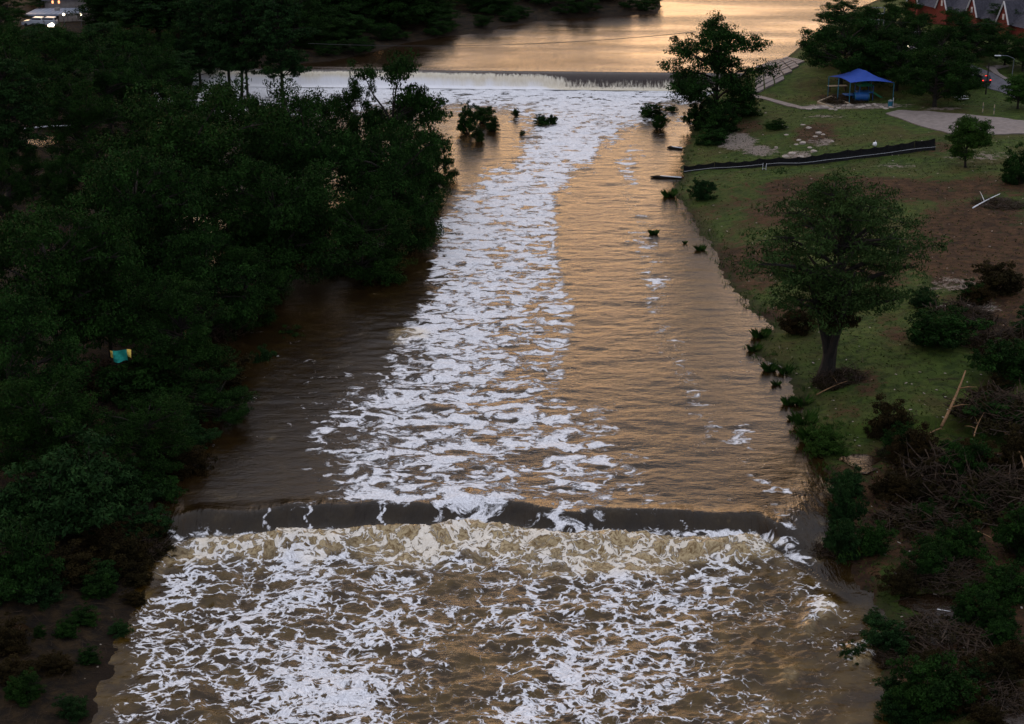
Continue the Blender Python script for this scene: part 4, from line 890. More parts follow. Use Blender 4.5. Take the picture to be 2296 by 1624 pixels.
for i, (px_, py_, r) in enumerate(rocks):
    g = G(px_, py_); o = link('rock', RM[i % 4], None); o.location = g; o.scale = (r, r, r * .8); o.rotation_euler = (0, 0, i * 1.7)
    if i == 0: tag(o, 'largest pale boulder on the grass below the big bank tree', 'rock', 'pale rocks on the right bank')
    elif i < 20: tag(o, 'small pale rock scattered on the grass between big bank tree and silt fence', 'rock', 'pale rocks on the right bank')
    elif i < 42: tag(o, 'pale broken stone in the rubble strip in front of the blue canopy', 'rock', 'rubble before the blue canopy')
    else: tag(o, 'pale pinkish stone in the debris heap right of the feathery cypress', 'rock', 'rubble in the debris heap')
# litter: small pale scraps as stuff
mb = MB(); rd = random.Random(5)
for i in range(420):
    px_ = rd.uniform(1560, 2295); py_ = rd.uniform(270, 1500); g = W(px_, py_, 1.0); g.z = hg(g.x, g.y)
    if float(sdist(RIV, np.array([g.x]), np.array([g.y]))[0]) < 1: continue
    s_ = rd.uniform(.04, .14); mb.box((g.x, g.y, g.z + .05), (s_ * rd.uniform(1, 3), s_, .04), rd.uniform(0, 3), rd.uniform(-.3, .3))
tag(mb.build('litter', M_rock), 'small pale scraps and stone chips strewn over the right bank', 'litter', kind='stuff')
mb = MB()
for i in range(900):
    px_ = rd.uniform(1620, 2295) if i < 700 else rd.uniform(0, 300); py_ = rd.uniform(620, 1600) if i < 700 else rd.uniform(1200, 1620); g = W(px_, py_, .5); g.z = hg(g.x, g.y)
    if float(sdist(RIV, np.array([g.x]), np.array([g.y]))[0]) < .5: continue
    stick_mb(mb, (g.x, g.y, g.z + .08), rd.uniform(.4, 2.0), rd.uniform(.012, .035), rd.gauss(0, .15), rd.uniform(0, 6.28), rd, n=4)
tag(mb.build('driftwood_scatter', M_stick), 'thin sticks washed over both banks', 'driftwood', kind='stuff')
# puddles
for i, (g, r) in enumerate(puddles):
    mb = MB(); mb.poly([(g.x + math.cos(a_ * .314) * r * (.8 + .35 * math.sin(a_ * .9 + i) + .2 * math.sin(a_ * 2.3)), g.y + math.sin(a_ * .314) * r * (1.25 + .2 * math.cos(a_ * 1.3)), g.z - .02) for a_ in range(20)])
    tag(mb.build('puddle', M_lake), kind='structure')

# ------------------------------------------------------------------ draped slabs: pad, path, road
def drape(name, poly, dz, mat, cuts=5, thick=0.0, parent=None):
    bm = bmesh.new(); vs_ = [bm.verts.new(G(*q)) for q in poly]; bm.faces.new(vs_)
    bmesh.ops.triangulate(bm, faces=bm.faces[:]); 
    for _ in range(cuts):
        e_ = [e for e in bm.edges if e.calc_length() > 2.2]
        if not e_: break
        bmesh.ops.subdivide_edges(bm, edges=e_, cuts=1); bmesh.ops.triangulate(bm, faces=bm.faces[:])
    vl = bm.verts[:]; z_ = h_ground(np.array([v.co.x for v in vl]), np.array([v.co.y for v in vl]))
    for v, q in zip(vl, z_): v.co.z = q + dz
    if thick:
        r_ = bmesh.ops.extrude_face_region(bm, geom=bm.faces[:]); 
        for v in [g for g in r_['geom'] if isinstance(g, bmesh.types.BMVert)]: v.co.z -= thick
        bmesh.ops.recalc_face_normals(bm, faces=bm.faces[:])
    me = bpy.data.meshes.new(name); bm.to_mesh(me); bm.free(); return link(name, me, mat, parent)
o = drape('concrete_slab', [(1985, 256), (2012, 249), (2080, 251), (2200, 262), (2320, 276), (2320, 300), (2230, 303), (2125, 300), (2060, 283)], .14, M_conc, 6, .3); tag(o, kind='structure')
o = drape('path', [(1672, 212), (1684, 212), (1740, 226), (1797, 241), (1870, 240), (1870, 244), (1795, 246), (1735, 231), (1680, 217)], .13, M_conc, 5, .25); tag(o, kind='structure')
M_road = simple('asphalt', (.085, .080, .090), .85, 1.5, .25, .3)
o = drape('road', [(2330, 262), (2290, 226), (2240, 206), (2205, 196), (2175, 176), (2100, 140), (2020, 108), (2035, 100), (2120, 128), (2205, 158), (2225, 165), (2262, 186), (2330, 222)], .12, M_road, 6, .2); tag(o, kind='structure')
o = drape('pavement', [(2210, 152), (2262, 150), (2232, 157), (2240, 168), (2275, 188), (2268, 190), (2228, 168)], .25, M_conc, 5, .3); tag(o, kind='structure')
# concrete apron (dam abutment), a sloping paved face of separate panels
ap = [G(1694, 151), G(1764, 130), G(1826, 152), G(1690, 214)]
apr = empty('concrete_apron', ap[0], 0, 'sloping pinkish concrete apron between the big bank tree and the lake', 'apron')
nu, nv = 9, 6
for i in range(nu):
    for j in range(nv):
        def bl(u, v_):
            q = (ap[0].lerp(ap[1], v_)).lerp(ap[3].lerp(ap[2], v_), u); q.z = hg(q.x, q.y) + .3; return q - ap[0]
        if i >= 6 and j > 9 - i + 1: continue
        if i in (3, 4) and j == 0: continue
        e_ = .012; c4 = [bl(i / nu + e_, j / nv + e_), bl((i + 1) / nu - e_, j / nv + e_), bl((i + 1) / nu - e_, (j + 1) / nv - e_), bl(i / nu + e_, (j + 1) / nv - e_)]
        jig = random.uniform(-.03, .05); mb = MB(); n4 = [q + Vector((0, 0, jig)) for q in c4]; lo = [q - Vector((0, 0, .35)) for q in n4]
        mb.poly(n4); mb.poly(lo[::-1])
        for k in range(4): mb.poly([n4[k], lo[k], lo[(k + 1) % 4], n4[(k + 1) % 4]])
        mb.build('panel', M_conc, apr)
mb = MB(); q4 = [p_ - ap[0] - Vector((0, 0, .35)) for p_ in ap]; l4 = [q - Vector((0, 0, 2.5)) for q in q4]; mb.poly(q4)
for k in range(4): mb.poly([q4[k], l4[k], l4[(k + 1) % 4], q4[(k + 1) % 4]])
mb.build('footing', M_damc, apr)

# ------------------------------------------------------------------ silt fence
sf = [(1532, 388), (1600, 381), (1700, 376), (1790, 372), (1850, 366), (1900, 360), (1990, 350), (2050, 342), (2096, 338)]
gs = [G(*q) for q in sf]; fence = empty('silt_fence', gs[0], 0, 'long sagging black silt fence running up the right bank from the river', 'fence')
pp = []
for a, b in zip(gs[:-1], gs[1:]):
    n = max(1, round((b - a).length / 2.4))
    for k in range(n): q = a.lerp(b, k / n); q.z = hg(q.x, q.y); pp.append(q)
pp.append(gs[-1]); hts = [1.0 + .8 * i / len(pp) + random.uniform(-.08, .08) for i in range(len(pp))]
for i in range(len(pp) - 1):
    a, b = pp[i] - gs[0], pp[i + 1] - gs[0]; m = 6; mb = MB(); g_ = []
    n_ = Vector((-(b - a).y, (b - a).x, 0)).normalized()
    for s_ in (-1, 1):
        for k in range(m + 1):
            q = a.lerp(b, k / m); hgt_ = hts[i] + (hts[i + 1] - hts[i]) * k / m - .18 * math.sin(math.pi * k / m) + random.uniform(-.03, .03); lean_ = .25 * hgt_
            for l in (0, .5, 1): g_.append(q + n_ * (s_ * .03 + lean_ * l + (.12 if l == .5 else 0)) + Vector((0, 0, hgt_ * l - .05)))
    mb.v = g_; o_ = (m + 1) * 3
    for k in range(m):
        for l in range(2):
            q = k * 3 + l; mb.f.append([q, q + 3, q + 4, q + 1]); mb.f.append([o_ + q, o_ + q + 1, o_ + q + 4, o_ + q + 3])
        mb.f.append([k * 3 + 2, k * 3 + 5, o_ + k * 3 + 5, o_ + k * 3 + 2])
    mb.build('panel', M_black, fence)
for i, q in enumerate(pp):
    mb = MB(); b = q - gs[0]; mb.tube([b + Vector((0, .05, -.2)), b + Vector((.05, .3, hts[i] + .12))], .03, 5); mb.build('stake', M_bark, fence)
mb = MB(); mb.tube([q - gs[0] + Vector((0, -.35, hts[i] * .35 + random.uniform(-.05, .1) - (.1 if i < 4 else 0))) for i, q in enumerate(pp)], .014, 4); mb.build('rope', M_white, fence)
# litter drift banked along the fence
g = G(1960, 338); bag = empty('white_bag', g, .4, 'white rubbish bag caught on top of the silt fence', 'bag')
bm = bmesh.new(); bmesh.ops.create_icosphere(bm, subdivisions=2, radius=.32)
for v_ in bm.verts: v_.co *= 1 + .25 * math.sin(v_.co.x * 14) * math.cos(v_.co.y * 11); v_.co.z += .95
me = bpy.data.meshes.new('bag'); bm.to_mesh(me); bm.free(); link('sack', me, M_white, bag)
mb = MB(); mb.tube([(0, 0, 1.2), (.05, 0, 1.32), (.1, .05, 1.4)], [.06, .03, .07], 6); mb.build('knot', M_white, bag)
g = G(1713, 381); ch = empty('folding_chair', g, -.3, 'white-framed folding chair stranded against the silt fence', 'chair')
for sx in (-.24, .24):
    mb = MB(); mb.tube([(sx, -.2, 0), (sx, .12, .95)], .025, 5); mb.build('leg', M_white, ch)
    mb = MB(); mb.tube([(sx, .25, 0), (sx, -.2, .48)], .025, 5); mb.build('leg', M_white, ch)
mb = MB(); mb.box((0, -.02, .45), (.48, .42, .03)); mb.build('seat', M_black, ch); mb = MB(); mb.box((0, .1, .82), (.48, .03, .26), 0, -.3); mb.build('backrest', M_black, ch)
mb = MB(); mb.tube([(-.24, -.12, .18), (.24, -.12, .18)], .02, 5); mb.build('crossbar', M_white, ch)

# ------------------------------------------------------------------ blue canopy and playground
g0 = G(1906, 232); zc = g0.z + 3.6
cc = [W(1906, 186, zc), W(2004, 186, zc), W(1958, 173, zc), W(1858, 172, zc)]   # front, right, back, left
cc[2] = cc[1] + (cc[3] - cc[0])
rz_ = zc + 1.7; r1 = W(1915, 158, rz_); r2 = W(1947, 167, rz_)
mid_l = (cc[3] + cc[2]) / 2; mid_f = (cc[0] + cc[1]) / 2; r1 = mid_f.lerp(mid_l, .68); r2 = mid_f.lerp(mid_l, .32); r1.z = r2.z = rz_
can = empty('shade_canopy', g0, 0, 'bright blue hipped shade canopy on thin posts over the playground', 'canopy')
def sag_panel(a, b, c, d=None, name='fabric_panel'):
    """a-b is the eave, c-d the ridge; eave scallops inwards"""
    mb = MB(); n = 8; c2 = d if d is not None else c; cen = sum((q for q in cc), Vector()) / 4
    rows = []
    for i in range(n + 1):
        u = i / n; lo_ = a.lerp(b, u); hi_ = c.lerp(c2, u); sc_ = math.sin(math.pi * u)
        lo_ = lo_ + (cen - lo_) * .07 * sc_ + Vector((0, 0, .28 * sc_)); rows.append([(lo_.lerp(hi_, v_) - Vector((0, 0, .22 * math.sin(math.pi * v_)))) - g0 for v_ in (0, .25, .5, .75, 1)])
    for i in range(n + 1): mb.v += rows[i]
    for i in range(n):
        for k in range(4): q = i * 5 + k; mb.f.append([q, q + 5, q + 6, q + 1])
    base = len(mb.v); mb.v += [q - Vector((0, 0, .03)) for q in mb.v[:base]]; mb.f += [[base + j for j in f][::-1] for f in mb.f]
    return mb.build(name, M_cloth, can, True)
sag_panel(cc[3], cc[0], r1, r2); sag_panel(cc[0], cc[1], r2); sag_panel(cc[1], cc[2], r2, r1); sag_panel(cc[2], cc[3], r1)
for q in cc:
    b = q - g0; mb = MB(); zb_ = hg(q.x, q.y) - g0.z; mb.tube([(b.x, b.y, zb_ - .2), (b.x, b.y, b.z + .05)], .06, 8); mb.build('post', M_turq, can)
q = W(1880, 179, zc) - g0; mb = MB(); mb.tube([(q.x, q.y, -.3), (q.x, q.y, q.z + .2)], .08, 8); mb.build('post', M_turq, can)
cen = sum(cc, Vector()) / 4; cen.z = hg(cen.x, cen.y)
pg = empty('playground_climber', (cen.x + .6, cen.y, cen.z), .2, 'blue and green climbing frame in the shade under the canopy', 'climbing frame')
mb = MB(); mb.box((0, 0, 1.4), (2.4, 2.0, .12)); mb.box((-2.6, .2, 1.0), (1.8, 1.6, .12)); mb.build('platform', M_bluem, pg)
for a in (-1.2, 1.2):
    for b in (-1, 1): mb = MB(); mb.tube([(a, b, 0), (a, b, 2.7)], .06, 6); mb.build('post', M_bluem, pg)
mb = MB(); mb.poly([(-1.4, -1.2, 2.5), (1.4, -1.2, 2.5), (0, 0, 3.2)]); mb.poly([(1.4, -1.2, 2.5), (1.4, 1.2, 2.5), (0, 0, 3.2)]); mb.poly([(1.4, 1.2, 2.5), (-1.4, 1.2, 2.5), (0, 0, 3.2)]); mb.poly([(-1.4, 1.2, 2.5), (-1.4, -1.2, 2.5), (0, 0, 3.2)]); mb.build('roof', M_green, pg)
mb = MB()
for s_ in (0, 1): mb.box((2.3, -.4 + .6 * s_, .8), (2.4, .06, .3), 0, 0, .55)
mb.box((2.3, -.1, .74), (2.4, .6, .06), 0, 0, .55); mb.build('slide', M_green, pg)
tub = empty('crawl_tunnel', (g0.x + 1.9, g0.y + 1.2, hg(g0.x + 1.9, g0.y + 1.2)), .1, 'fat turquoise blue crawl tunnel behind the front canopy post', 'tunnel')
mb = MB(); N_ = 14
for k in range(2):
    rr = .75 - .06 * k
    mb.tube([(-1.1, 0, .75), (-.4, .05, .8), (.5, 0, .8), (1.2, -.1, .72)], [rr * .95, rr, rr, rr * .92], N_, False)
mb.build('shell', M_bluem, tub, True)
for s_ in (-1.15, 1.25):
    mb = MB(); mb.tube([(s_ - .06, 0, .74), (s_ + .06, 0, .74)], [.78, .78], N_, False); mb.tube([(s_ - .06, 0, .74), (s_ + .06, 0, .74)], [.64, .64], N_, False); mb.build('rim', M_turq, tub)
g = G(1872, 206); bd = empty('picnic_shelf', g, .15, 'tan board table with dark ends left of the canopy posts', 'table')
mb = MB(); mb.box((.3, 0, 1.0), (3.3, .9, .1)); mb.build('top', M_tan, bd)
for s_ in (-1.1, 1.7): mb = MB(); mb.box((s_, 0, .48), (.14, .8, .95)); mb.build('support', M_bark, bd)
g = G(1995, 240); bn = empty('litter_bin', g, 0, 'pale blue litter bin standing on the rubble right of the canopy', 'bin')
mb = MB(); mb.tube([(0, 0, 0), (0, 0, .95)], [.36, .42], 12); mb.build('body', M_turq, bn); mb = MB(); mb.tube([(0, 0, .95), (0, 0, 1.02), (0, 0, 1.2)], [.44, .44, .1], 12); mb.build('lid', M_steel, bn); mb = MB(); mb.tube([(.5, .1, 0), (.5, .1, 1.5)], .04, 6); mb.build('pole', M_white, bn)
# timber edging of the sand bed
for i, (x0, y0, x1, y1) in enumerate([(1832, 232, 1862, 219), (1862, 219, 1905, 236), (1832, 232, 1868, 244)]):
    a = G(x0, y0); b = G(x1, y1); e = empty('timber_edging', a, 0, ['left timber edge of the dark bed beside the canopy', 'rear timber edge of the dark bed beside the canopy', 'front timber edge of the dark bed beside the canopy'][i], 'edging'); mb = MB(); L = b - a; mb.box(L / 2 + Vector((0, 0, .12)), (L.length, .2, .35), math.atan2(L.y, L.x), 0, -math.atan2(L.z, math.hypot(L.x, L.y))); mb.build('beam', M_tan, e)
for i, (px_, py_) in enumerate([(2202, 254), (2227, 259)]):
    g = G(px_, py_); e = empty('marker_post', g, 0, ['left one of two yellow marker posts above the concrete slab', 'right one of two yellow marker posts above the concrete slab'][i], 'post', 'marker posts'); mb = MB(); mb.tube([(0, 0, 0), (0, 0, 1.7)], .05, 6); mb.build('shaft', M_steel, e)
    for z_ in (.5, 1.5): mb = MB(); mb.tube([(0, 0, z_ - .3), (0, 0, z_ + .2)], .075, 6); mb.build('sleeve', M_tan, e)
g = G(2155, 226); tb = empty('picnic_table', g, .2, 'small white-topped picnic table under the oaks near the road', 'table')
mb = MB(); mb.box((0, 0, .75), (1.8, .8, .06)); mb.build('top', M_white, tb)
for s_ in (-.7, .7): mb = MB(); mb.box((0, s_, .45), (1.8, .25, .05)); mb.build('bench', M_white, tb)
for s_ in (-.6, .6): mb = MB(); mb.box((s_, 0, .37), (.08, 1.3, .08)); mb.box((s_, 0, .37), (.07, .3, .72)); mb.build('trestle', M_bark, tb)

# ------------------------------------------------------------------ road things
def car(px_, py_, rz, paint, lab, lit=True, group=None):
    g = G(px_, py_); g.z += .12; e = empty('parked_car' if not lit else 'car', g, rz, lab, 'car', group)
    prof = [(-2.2, .35), (-2.25, .9), (-2.1, 1.15), (-1.95, 1.75), (-.1, 1.8), (.75, 1.2), (1.9, 1.05), (2.25, .8), (2.25, .35)]
    mb = MB(); n = len(prof)
    for s_ in (-.9, .9):
        for (y_, z_) in prof: mb.v.append(Vector((s_ * (.86 if z_ > 1.3 else 1), y_, z_)))
    mb.f.append(list(range(n))[::-1]); mb.f.append(list(range(n, 2 * n)))
    for k in range(n): mb.f.append([k, (k + 1) % n, n + (k + 1) % n, n + k])
    mb.build('body', paint, e)
    mb = MB(); mb.box((0, -2.05, 1.45), (1.4, .05, .42), 0, -.25); mb.build('rear_window', M_glass, e)
    mb = MB(); mb.box((0, .36, 1.5), (1.4, .05, .62), 0, .95); mb.build('windscreen', M_glass, e)
    for s_ in (-.84, .84): mb = MB(); mb.box((s_, -.8, 1.45), (.05, 1.9, .38)); mb.build('side_window', M_glass, e)
    for s_ in (-.72, .72): mb = MB(); mb.box((s_, -2.24, 1.0), (.22, .08, .15)); mb.build('tail_light', M_red if lit else M_brick, e)
    for s_ in (-.65, .65): mb = MB(); mb.box((s_, 2.24, .8), (.34, .06, .16)); mb.build('headlight', M_white, e)
    if lit: mb = MB(); mb.box((0, -1.98, 1.74), (.5, .05, .06)); mb.build('brake_light', M_red, e)
    for sx in (-.86, .86):
        for sy in (-1.4, 1.4): mb = MB(); mb.tube([(sx - .1, sy, .34), (sx + .1, sy, .34)], .34, 12); mb.build('wheel', M_tyre, e)
    return e
car(2194, 190, .32, M_carp, 'dark car seen from behind with red tail lights lit on the road')
car(2021, 92, .5, M_carw, 'pale car with a lit red tail light glimpsed between the oaks')
for i, (px_, py_, lab) in enumerate([(77, 60, 'left white car parked before the pale-roofed building'), (104, 60, 'right white car parked before the pale-roofed building')]):
    car(px_, py_, 1.5, M_carw, lab, False, 'cars parked by the pale-roofed building')
def pole(px_, py_, ty, lab, arm=None, name='utility_pole', r=.14, cat='pole'):
    g = G(px_, py_); h = height_for(g.y, ty) - g.z; e = empty(name, g, 0, lab, cat)
    mb = MB(); mb.tube([(0, 0, -.2), (.05, 0, h * .5), (.1, 0, h)], [r, r * .85, r * .7], 8); mb.build('shaft', M_bark if name == 'utility_pole' else M_steel, e)
    if arm: 
        mb = MB(); mb.tube([(.1, 0, h), (.1 + arm * .5, 0, h + .5), (.1 + arm, 0, h + .55)], .05, 6); mb.build('arm', M_steel, e)
        mb = MB(); mb.box((.1 + arm * 1.2, 0, h + .52), (abs(arm) * .45, .3, .12)); mb.build('lamp_head', M_white, e)
    else: mb = MB(); mb.box((.1, 0, h - .5), (2.2, .1, .12)); mb.build('crossarm', M_bark, e)
    return e
pole(2209, 212, 142, 'dark wooden utility pole beside the dark car')
pole(2082, 118, 78, 'street lamp with pale arm pointing left between the oaks', -2.2, 'street_lamp', .08, 'street lamp')
pole(2268, 170, 132, 'street lamp with pale arm pointing left at the right edge', -2.4, 'street_lamp', .08, 'street lamp')
pole(1882, 60, -14, 'slim dark pole on the lake shore at the top edge')
# steel frame (gantry) among the oaks
g = G(1960, 95); z1 = height_for(g.y, 45); z2 = height_for(g.y, 18); s_ = mpp((g.x, g.y, z1)); hwid = 17 * s_
fr = empty('steel_frame', g, 0, 'grey rectangular steel frame on legs rising above the oaks', 'gantry')
for sx in (-hwid, hwid): mb = MB(); mb.tube([(sx, 0, 0), (sx, 0, z2 - g.z)], .12, 6); mb.build('upright', M_steel, fr)
for z_ in (z1 - g.z, (z1 + z2) / 2 - g.z, z2 - g.z): mb = MB(); mb.tube([(-hwid, 0, z_), (hwid, 0, z_)], .12, 6); mb.build('crossbeam', M_steel, fr)
for sx in (-.5, .5): mb = MB(); mb.tube([(sx * 2, .6, 0), (sx, .2, z1 - g.z)], .09, 6); mb.build('brace', M_steel, fr)
# power cable over the lake
pts = []
cA = W(690, 98, 14); cB = W(1560, 72, 14); 
for k in range(41): q = cA.lerp(cB, k / 40); q.z = 14 - 2.0 * 4 * (k / 40) * (1 - k / 40) * .6; pts.append(q - cA)
mb = MB(); mb.tube(pts, .045, 4); o = mb.build('power_cable', M_wire); o.location = cA; tag(o, 'thin dark cable strung across the lake above the dam', 'cable')
cA = W(1860, 40, 13); cB = W(2295, 52, 13); mb = MB(); mb.tube([cA.lerp(cB, k / 20) - cA - Vector((0, 0, 2 * (k / 20) * (1 - k / 20))) for k in range(21)], .018, 4); o = mb.build('power_cable', M_wire); o.location = cA; tag(o, 'thin grey cable crossing above the oaks on the right', 'cable')

# ------------------------------------------------------------------ buildings
# red-gabled building: long shingle roof with brick gables, runs obliquely
zb_ = 3 + 6.5
e0 = W(2050, 3, zb_); e1 = W(2212, 40, zb_); u_ = (e1 - e0); Lx = u_.length; u_ = u_.normalized(); e1 = e0 + u_ * (Lx * 2.0)
v_ = Vector((-u_.y, u_.x, 0)); v_ = v_ if v_.y > 0 else -v_
gz = hg(e0.x, e0.y)
bld = empty('gabled_building', (e0.x, e0.y, gz), math.atan2(u_.y, u_.x), 'red brick building with grey shingle roof and a row of white-edged gables', 'building')
hE = zb_ - gz; LL = Lx * 2.0; DD = 15.0; hr = 6.5; sgn = 1 if (Matrix.Rotation(math.atan2(u_.y, u_.x), 3, 'Z') @ Vector((0, 1, 0))).dot(v_) > 0 else -1
mb = MB(); mb.box((LL / 2, sgn * DD / 2, hE / 2 - .1), (LL, DD, hE)); mb.build('wall', M_brick, bld)
mb = MB()
A_ = [(-.6, -sgn * .7, hE - .3), (LL + .6, -sgn * .7, hE - .3), (LL + .6, sgn * DD / 2, hE + hr), (-.6, sgn * DD / 2, hE + hr), (LL + .6, sgn * (DD + .7), hE - .3), (-.6, sgn * (DD + .7), hE - .3)]
mb.poly([A_[0], A_[1], A_[2], A_[3]]); mb.poly([A_[3], A_[2], A_[4], A_[5]]); mb.poly([A_[0], A_[3], A_[5]]); mb.poly([A_[1], A_[4], A_[2]]); mb.poly([A_[0], A_[5], A_[4], A_[1]])
roof = mb.build('roof', M_shing, bld)
ng = 7; sp = Lx / 2.45
for i in range(ng):
    xg = 1.0 + i * sp; hwg = 1.75; y0 = -sgn * 1.1; pk = hE + 3.9; yb = sgn * 4.0
    if xg + hwg > LL: break
    mb = MB(); mb.poly([(xg - hwg, y0, hE - 3), (xg + hwg, y0, hE - 3), (xg + hwg, y0, hE + .1), (xg, y0, pk), (xg - hwg, y0, hE + .1)]); 
    mb.box((xg, y0 + sgn * .6, hE - 1.6), (hwg * 1.96, 1.1, 2.7)); gb = mb.build('gable', M_brick, bld)
    mb = MB(); mb.poly([(xg - hwg - .25, y0 - sgn * .2, hE - .2), (xg, y0 - sgn * .2, pk + .22), (xg, yb, pk + .22), (xg - hwg - .25, yb, hE - .2)]); mb.poly([(xg + hwg + .25, y0 - sgn * .2, hE - .2), (xg, y0 - sgn * .2, pk + .22), (xg, yb, pk + .22), (xg + hwg + .25, yb, hE - .2)]); mb.build('gable_roof', M_shing, gb)
    for s_ in (-1, 1): mb = MB(); mb.tube([(xg + s_ * (hwg + .2), y0 - sgn * .25, hE - .15), (xg, y0 - sgn * .25, pk + .12)], .19, 4); mb.build('rake_trim', M_trim, gb)
    mb = MB(); mb.box((xg, y0 - sgn * .04, hE + 1.1), (.5, .12, 1.1)); mb.build('window', M_trim, gb)
# pale-roofed building left
g = W(65, 42, 6.0); g2 = W(178, 42, 6.0); gz = hg(g.x, g.y); pads_z = gz
b2 = empty('flat_building', (g.x, g.y, gz), 0, 'long low building with pale metal roof and dark open front', 'building')
hz = height_for(g.y, 31) - gz; Lw = g2.x - g.x; hz2 = height_for(g.y + 8, 20) - gz
mb = MB(); mb.box((Lw / 2, 5.5, hz / 2 - .5), (Lw * .96, 7, hz)); mb.build('wall', M_darkw, b2)
mb = MB(); mb.poly([(-.5, -1, hz), (Lw + .5, -1, hz), (Lw + .5, 9, hz2), (-.5, 9, hz2)]); mb.poly([(-.5, -1, hz - .35), (-.5, -1, hz), (-.5, 9, hz2), (-.5, 9, hz2 - .35)]); mb.poly([(-.5, -1, hz - .35), (Lw + .5, -1, hz - .35), (Lw + .5, -1, hz), (-.5, -1, hz)]); mb.poly([(Lw + .5, -1, hz - .35), (Lw + .5, 9, hz2 - .35), (Lw + .5, 9, hz2), (Lw + .5, -1, hz)]); mb.poly([(-.5, 9, hz2 - .35), (Lw + .5, 9, hz2 - .35), (Lw + .5, -1, hz - .35), (-.5, -1, hz - .35)]); rf = mb.build('roof', M_roofm, b2)
for k in range(12): mb = MB(); mb.tube([(k * Lw / 11, -1, hz + .04), (k * Lw / 11, 9, hz2 + .04)], .05, 4); mb.build('seam', M_roofm, rf)
for k in range(5): mb = MB(); mb.tube([(k * Lw / 4, -.5, 0), (k * Lw / 4, -.5, hz - .3)], .1, 6); mb.build('column', M_trim, b2)
mb = MB(); mb.box((Lw * .45, 5, hz2 + .1), (.9, .9, 1.0)); mb.build('vent', M_wall, rf)
def shed(px0, px1, py_, ty, lab):
    a = W(px0, py_, 5.5); b = W(px1, py_, 5.5); gz = hg(a.x, a.y); h = height_for(a.y, ty) - gz; w_ = b.x - a.x
    e = empty('shed', (a.x, a.y, gz), 0, lab, 'shed'); mb = MB(); mb.box((w_ / 2, 1.5, h / 2), (w_, 3, h)); mb.build('wall', M_wall, e)
    mb = MB(); mb.box((w_ / 2, 1.5, h + .15), (w_ + .5, 3.5, .3)); mb.build('roof', M_trim, e); mb = MB(); mb.box((w_ * .65, -.03, h * .42), (w_ * .3, .08, h * .8)); mb.build('door', M_roofm, e)
shed(211, 228, 46, 27, 'small grey shed with white roof edge right of the pale-roofed building')
shed(163, 175, 52, 41, 'low grey kiosk in front of the pale-roofed building')
a = W(133, 55, 5.5); b = W(232, 52, 5.5); gz = hg(a.x, a.y); e = empty('retaining_wall', (a.x, a.y, gz), 0, 'low stone retaining wall between kiosk and small grey shed', 'wall'); L = b - a
for k in range(10): mb = MB(); mb.box((L.x * (k + .5) / 10, L.y * (k + .5) / 10, .7), (L.x / 10 - .06, .5, 1.6 + .08 * (k % 2)), math.atan2(L.y, L.x)); mb.build('block', M_wall, e)
def lamp(px_, py_, by, lab, mat=M_lamp, r=.22, name='lamp_post'):
    g = G(px_, by); h = height_for(g.y, py_) - g.z; e = empty(name, g, 0, lab, 'lamp'); mb = MB(); mb.tube([(0, 0, 0), (0, 0, h - r)], .06, 6); mb.build('shaft', M_steel, e)
    bm = bmesh.new(); bmesh.ops.create_icosphere(bm, subdivisions=2, radius=r); me = bpy.data.meshes.new('globe'); bm.to_mesh(me); bm.free(); o = link('globe', me, mat, e); o.location = (0, 0, h)
lamp(119, 57, 85, 'brightest lit lamp below the pale-roofed building', r=.45)
lamp(113, 58, 86, 'second lit lamp just left of the brightest one', r=.3)
lamp(145, 33, 60, 'lit lamp under the pale metal roof', r=.25); lamp(183, 33, 60, 'greenish-white lit lamp right of the pale metal roof', M_lamp, .25)
lamp(278, 47, 80, 'small lit lamp alone among the trees', M_grn, .2); lamp(2052, 112, 135, 'small yellow-green lit lamp between oaks behind the canopy', M_grn, .18); lamp(2033, 104, 130, 'small white lit lamp left of the yellow-green one', r=.13)
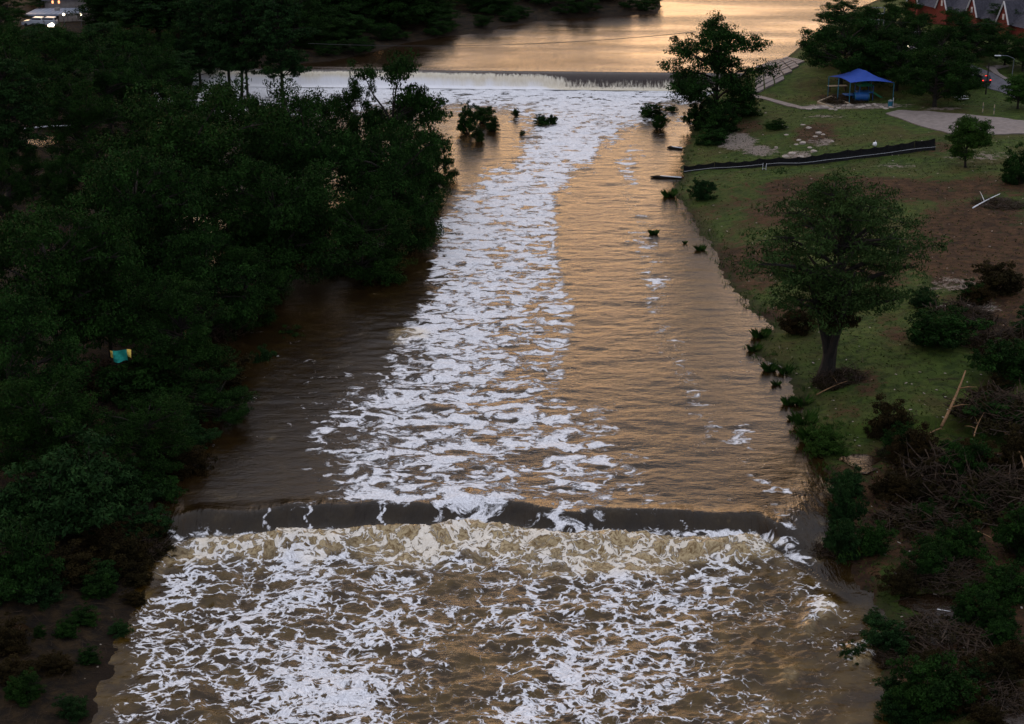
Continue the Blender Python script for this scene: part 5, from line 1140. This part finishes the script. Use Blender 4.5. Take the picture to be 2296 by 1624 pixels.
g = G(127, 20); hs = empty('house', g, .1, 'house at the top left edge with an orange lit window', 'house'); hh_ = height_for(g.y, 2) - g.z
mb = MB(); mb.box((2, 3, hh_ / 2), (9, 5, hh_)); mb.build('wall', M_wall, hs); mb = MB(); mb.poly([(-3, 0, hh_), (7, 0, hh_), (7, 3, hh_ + 2.2), (-3, 3, hh_ + 2.2)]); mb.poly([(-3, 6, hh_), (7, 6, hh_), (7, 3, hh_ + 2.2), (-3, 3, hh_ + 2.2)]); mb.poly([(-3, 0, hh_), (-3, 6, hh_), (-3, 3, hh_ + 2.2)]); mb.poly([(7, 0, hh_), (7, 6, hh_), (7, 3, hh_ + 2.2)]); mb.build('roof', M_shing, hs)
for s_ in (-.8, .5): mb = MB(); mb.box((s_, .45, hh_ * .8), (.35, .1, .6)); mb.build('window', M_win, hs)
# teal cloth caught in the brush
g = G(268, 985); zc_ = height_for(g.y, 788); q = W(272, 796, zc_ - .6); e = empty('cloth', q, 0, 'teal cloth with yellow ends snagged in the dark left trees', 'cloth')
def sheet(x0, x1, z0, z1, mat, nm):
    mb = MB(); n = 8
    for s_ in (0, .02):
        for i in range(n + 1):
            for k in range(4):
                u = i / n; xx = x0 + (x1 - x0) * u; zz_ = z0 + (z1 - z0) * k / 3; mb.v.append(Vector((xx, .12 * math.sin(xx * 5 + k) + s_, zz_ + .1 * math.sin(xx * 4))))
    o_ = (n + 1) * 4
    for i in range(n):
        for k in range(3): a_ = i * 4 + k; mb.f.append([a_, a_ + 4, a_ + 5, a_ + 1]); mb.f.append([o_ + a_, o_ + a_ + 1, o_ + a_ + 5, o_ + a_ + 4])
    mb.build(nm, mat, e)
sheet(-.75, .55, -.65, .45, M_teal, 'middle_panel'); sheet(-1.0, -.75, -.35, .4, M_yel, 'end_panel'); sheet(.55, .9, -.2, .5, M_yel, 'end_panel')
print('objects', len(C.objects), 'tris', sum(sum(len(p.vertices) - 2 for p in m.polygons) if len(m.polygons) < 2000 else len(m.polygons) * 2 for m in bpy.data.meshes))
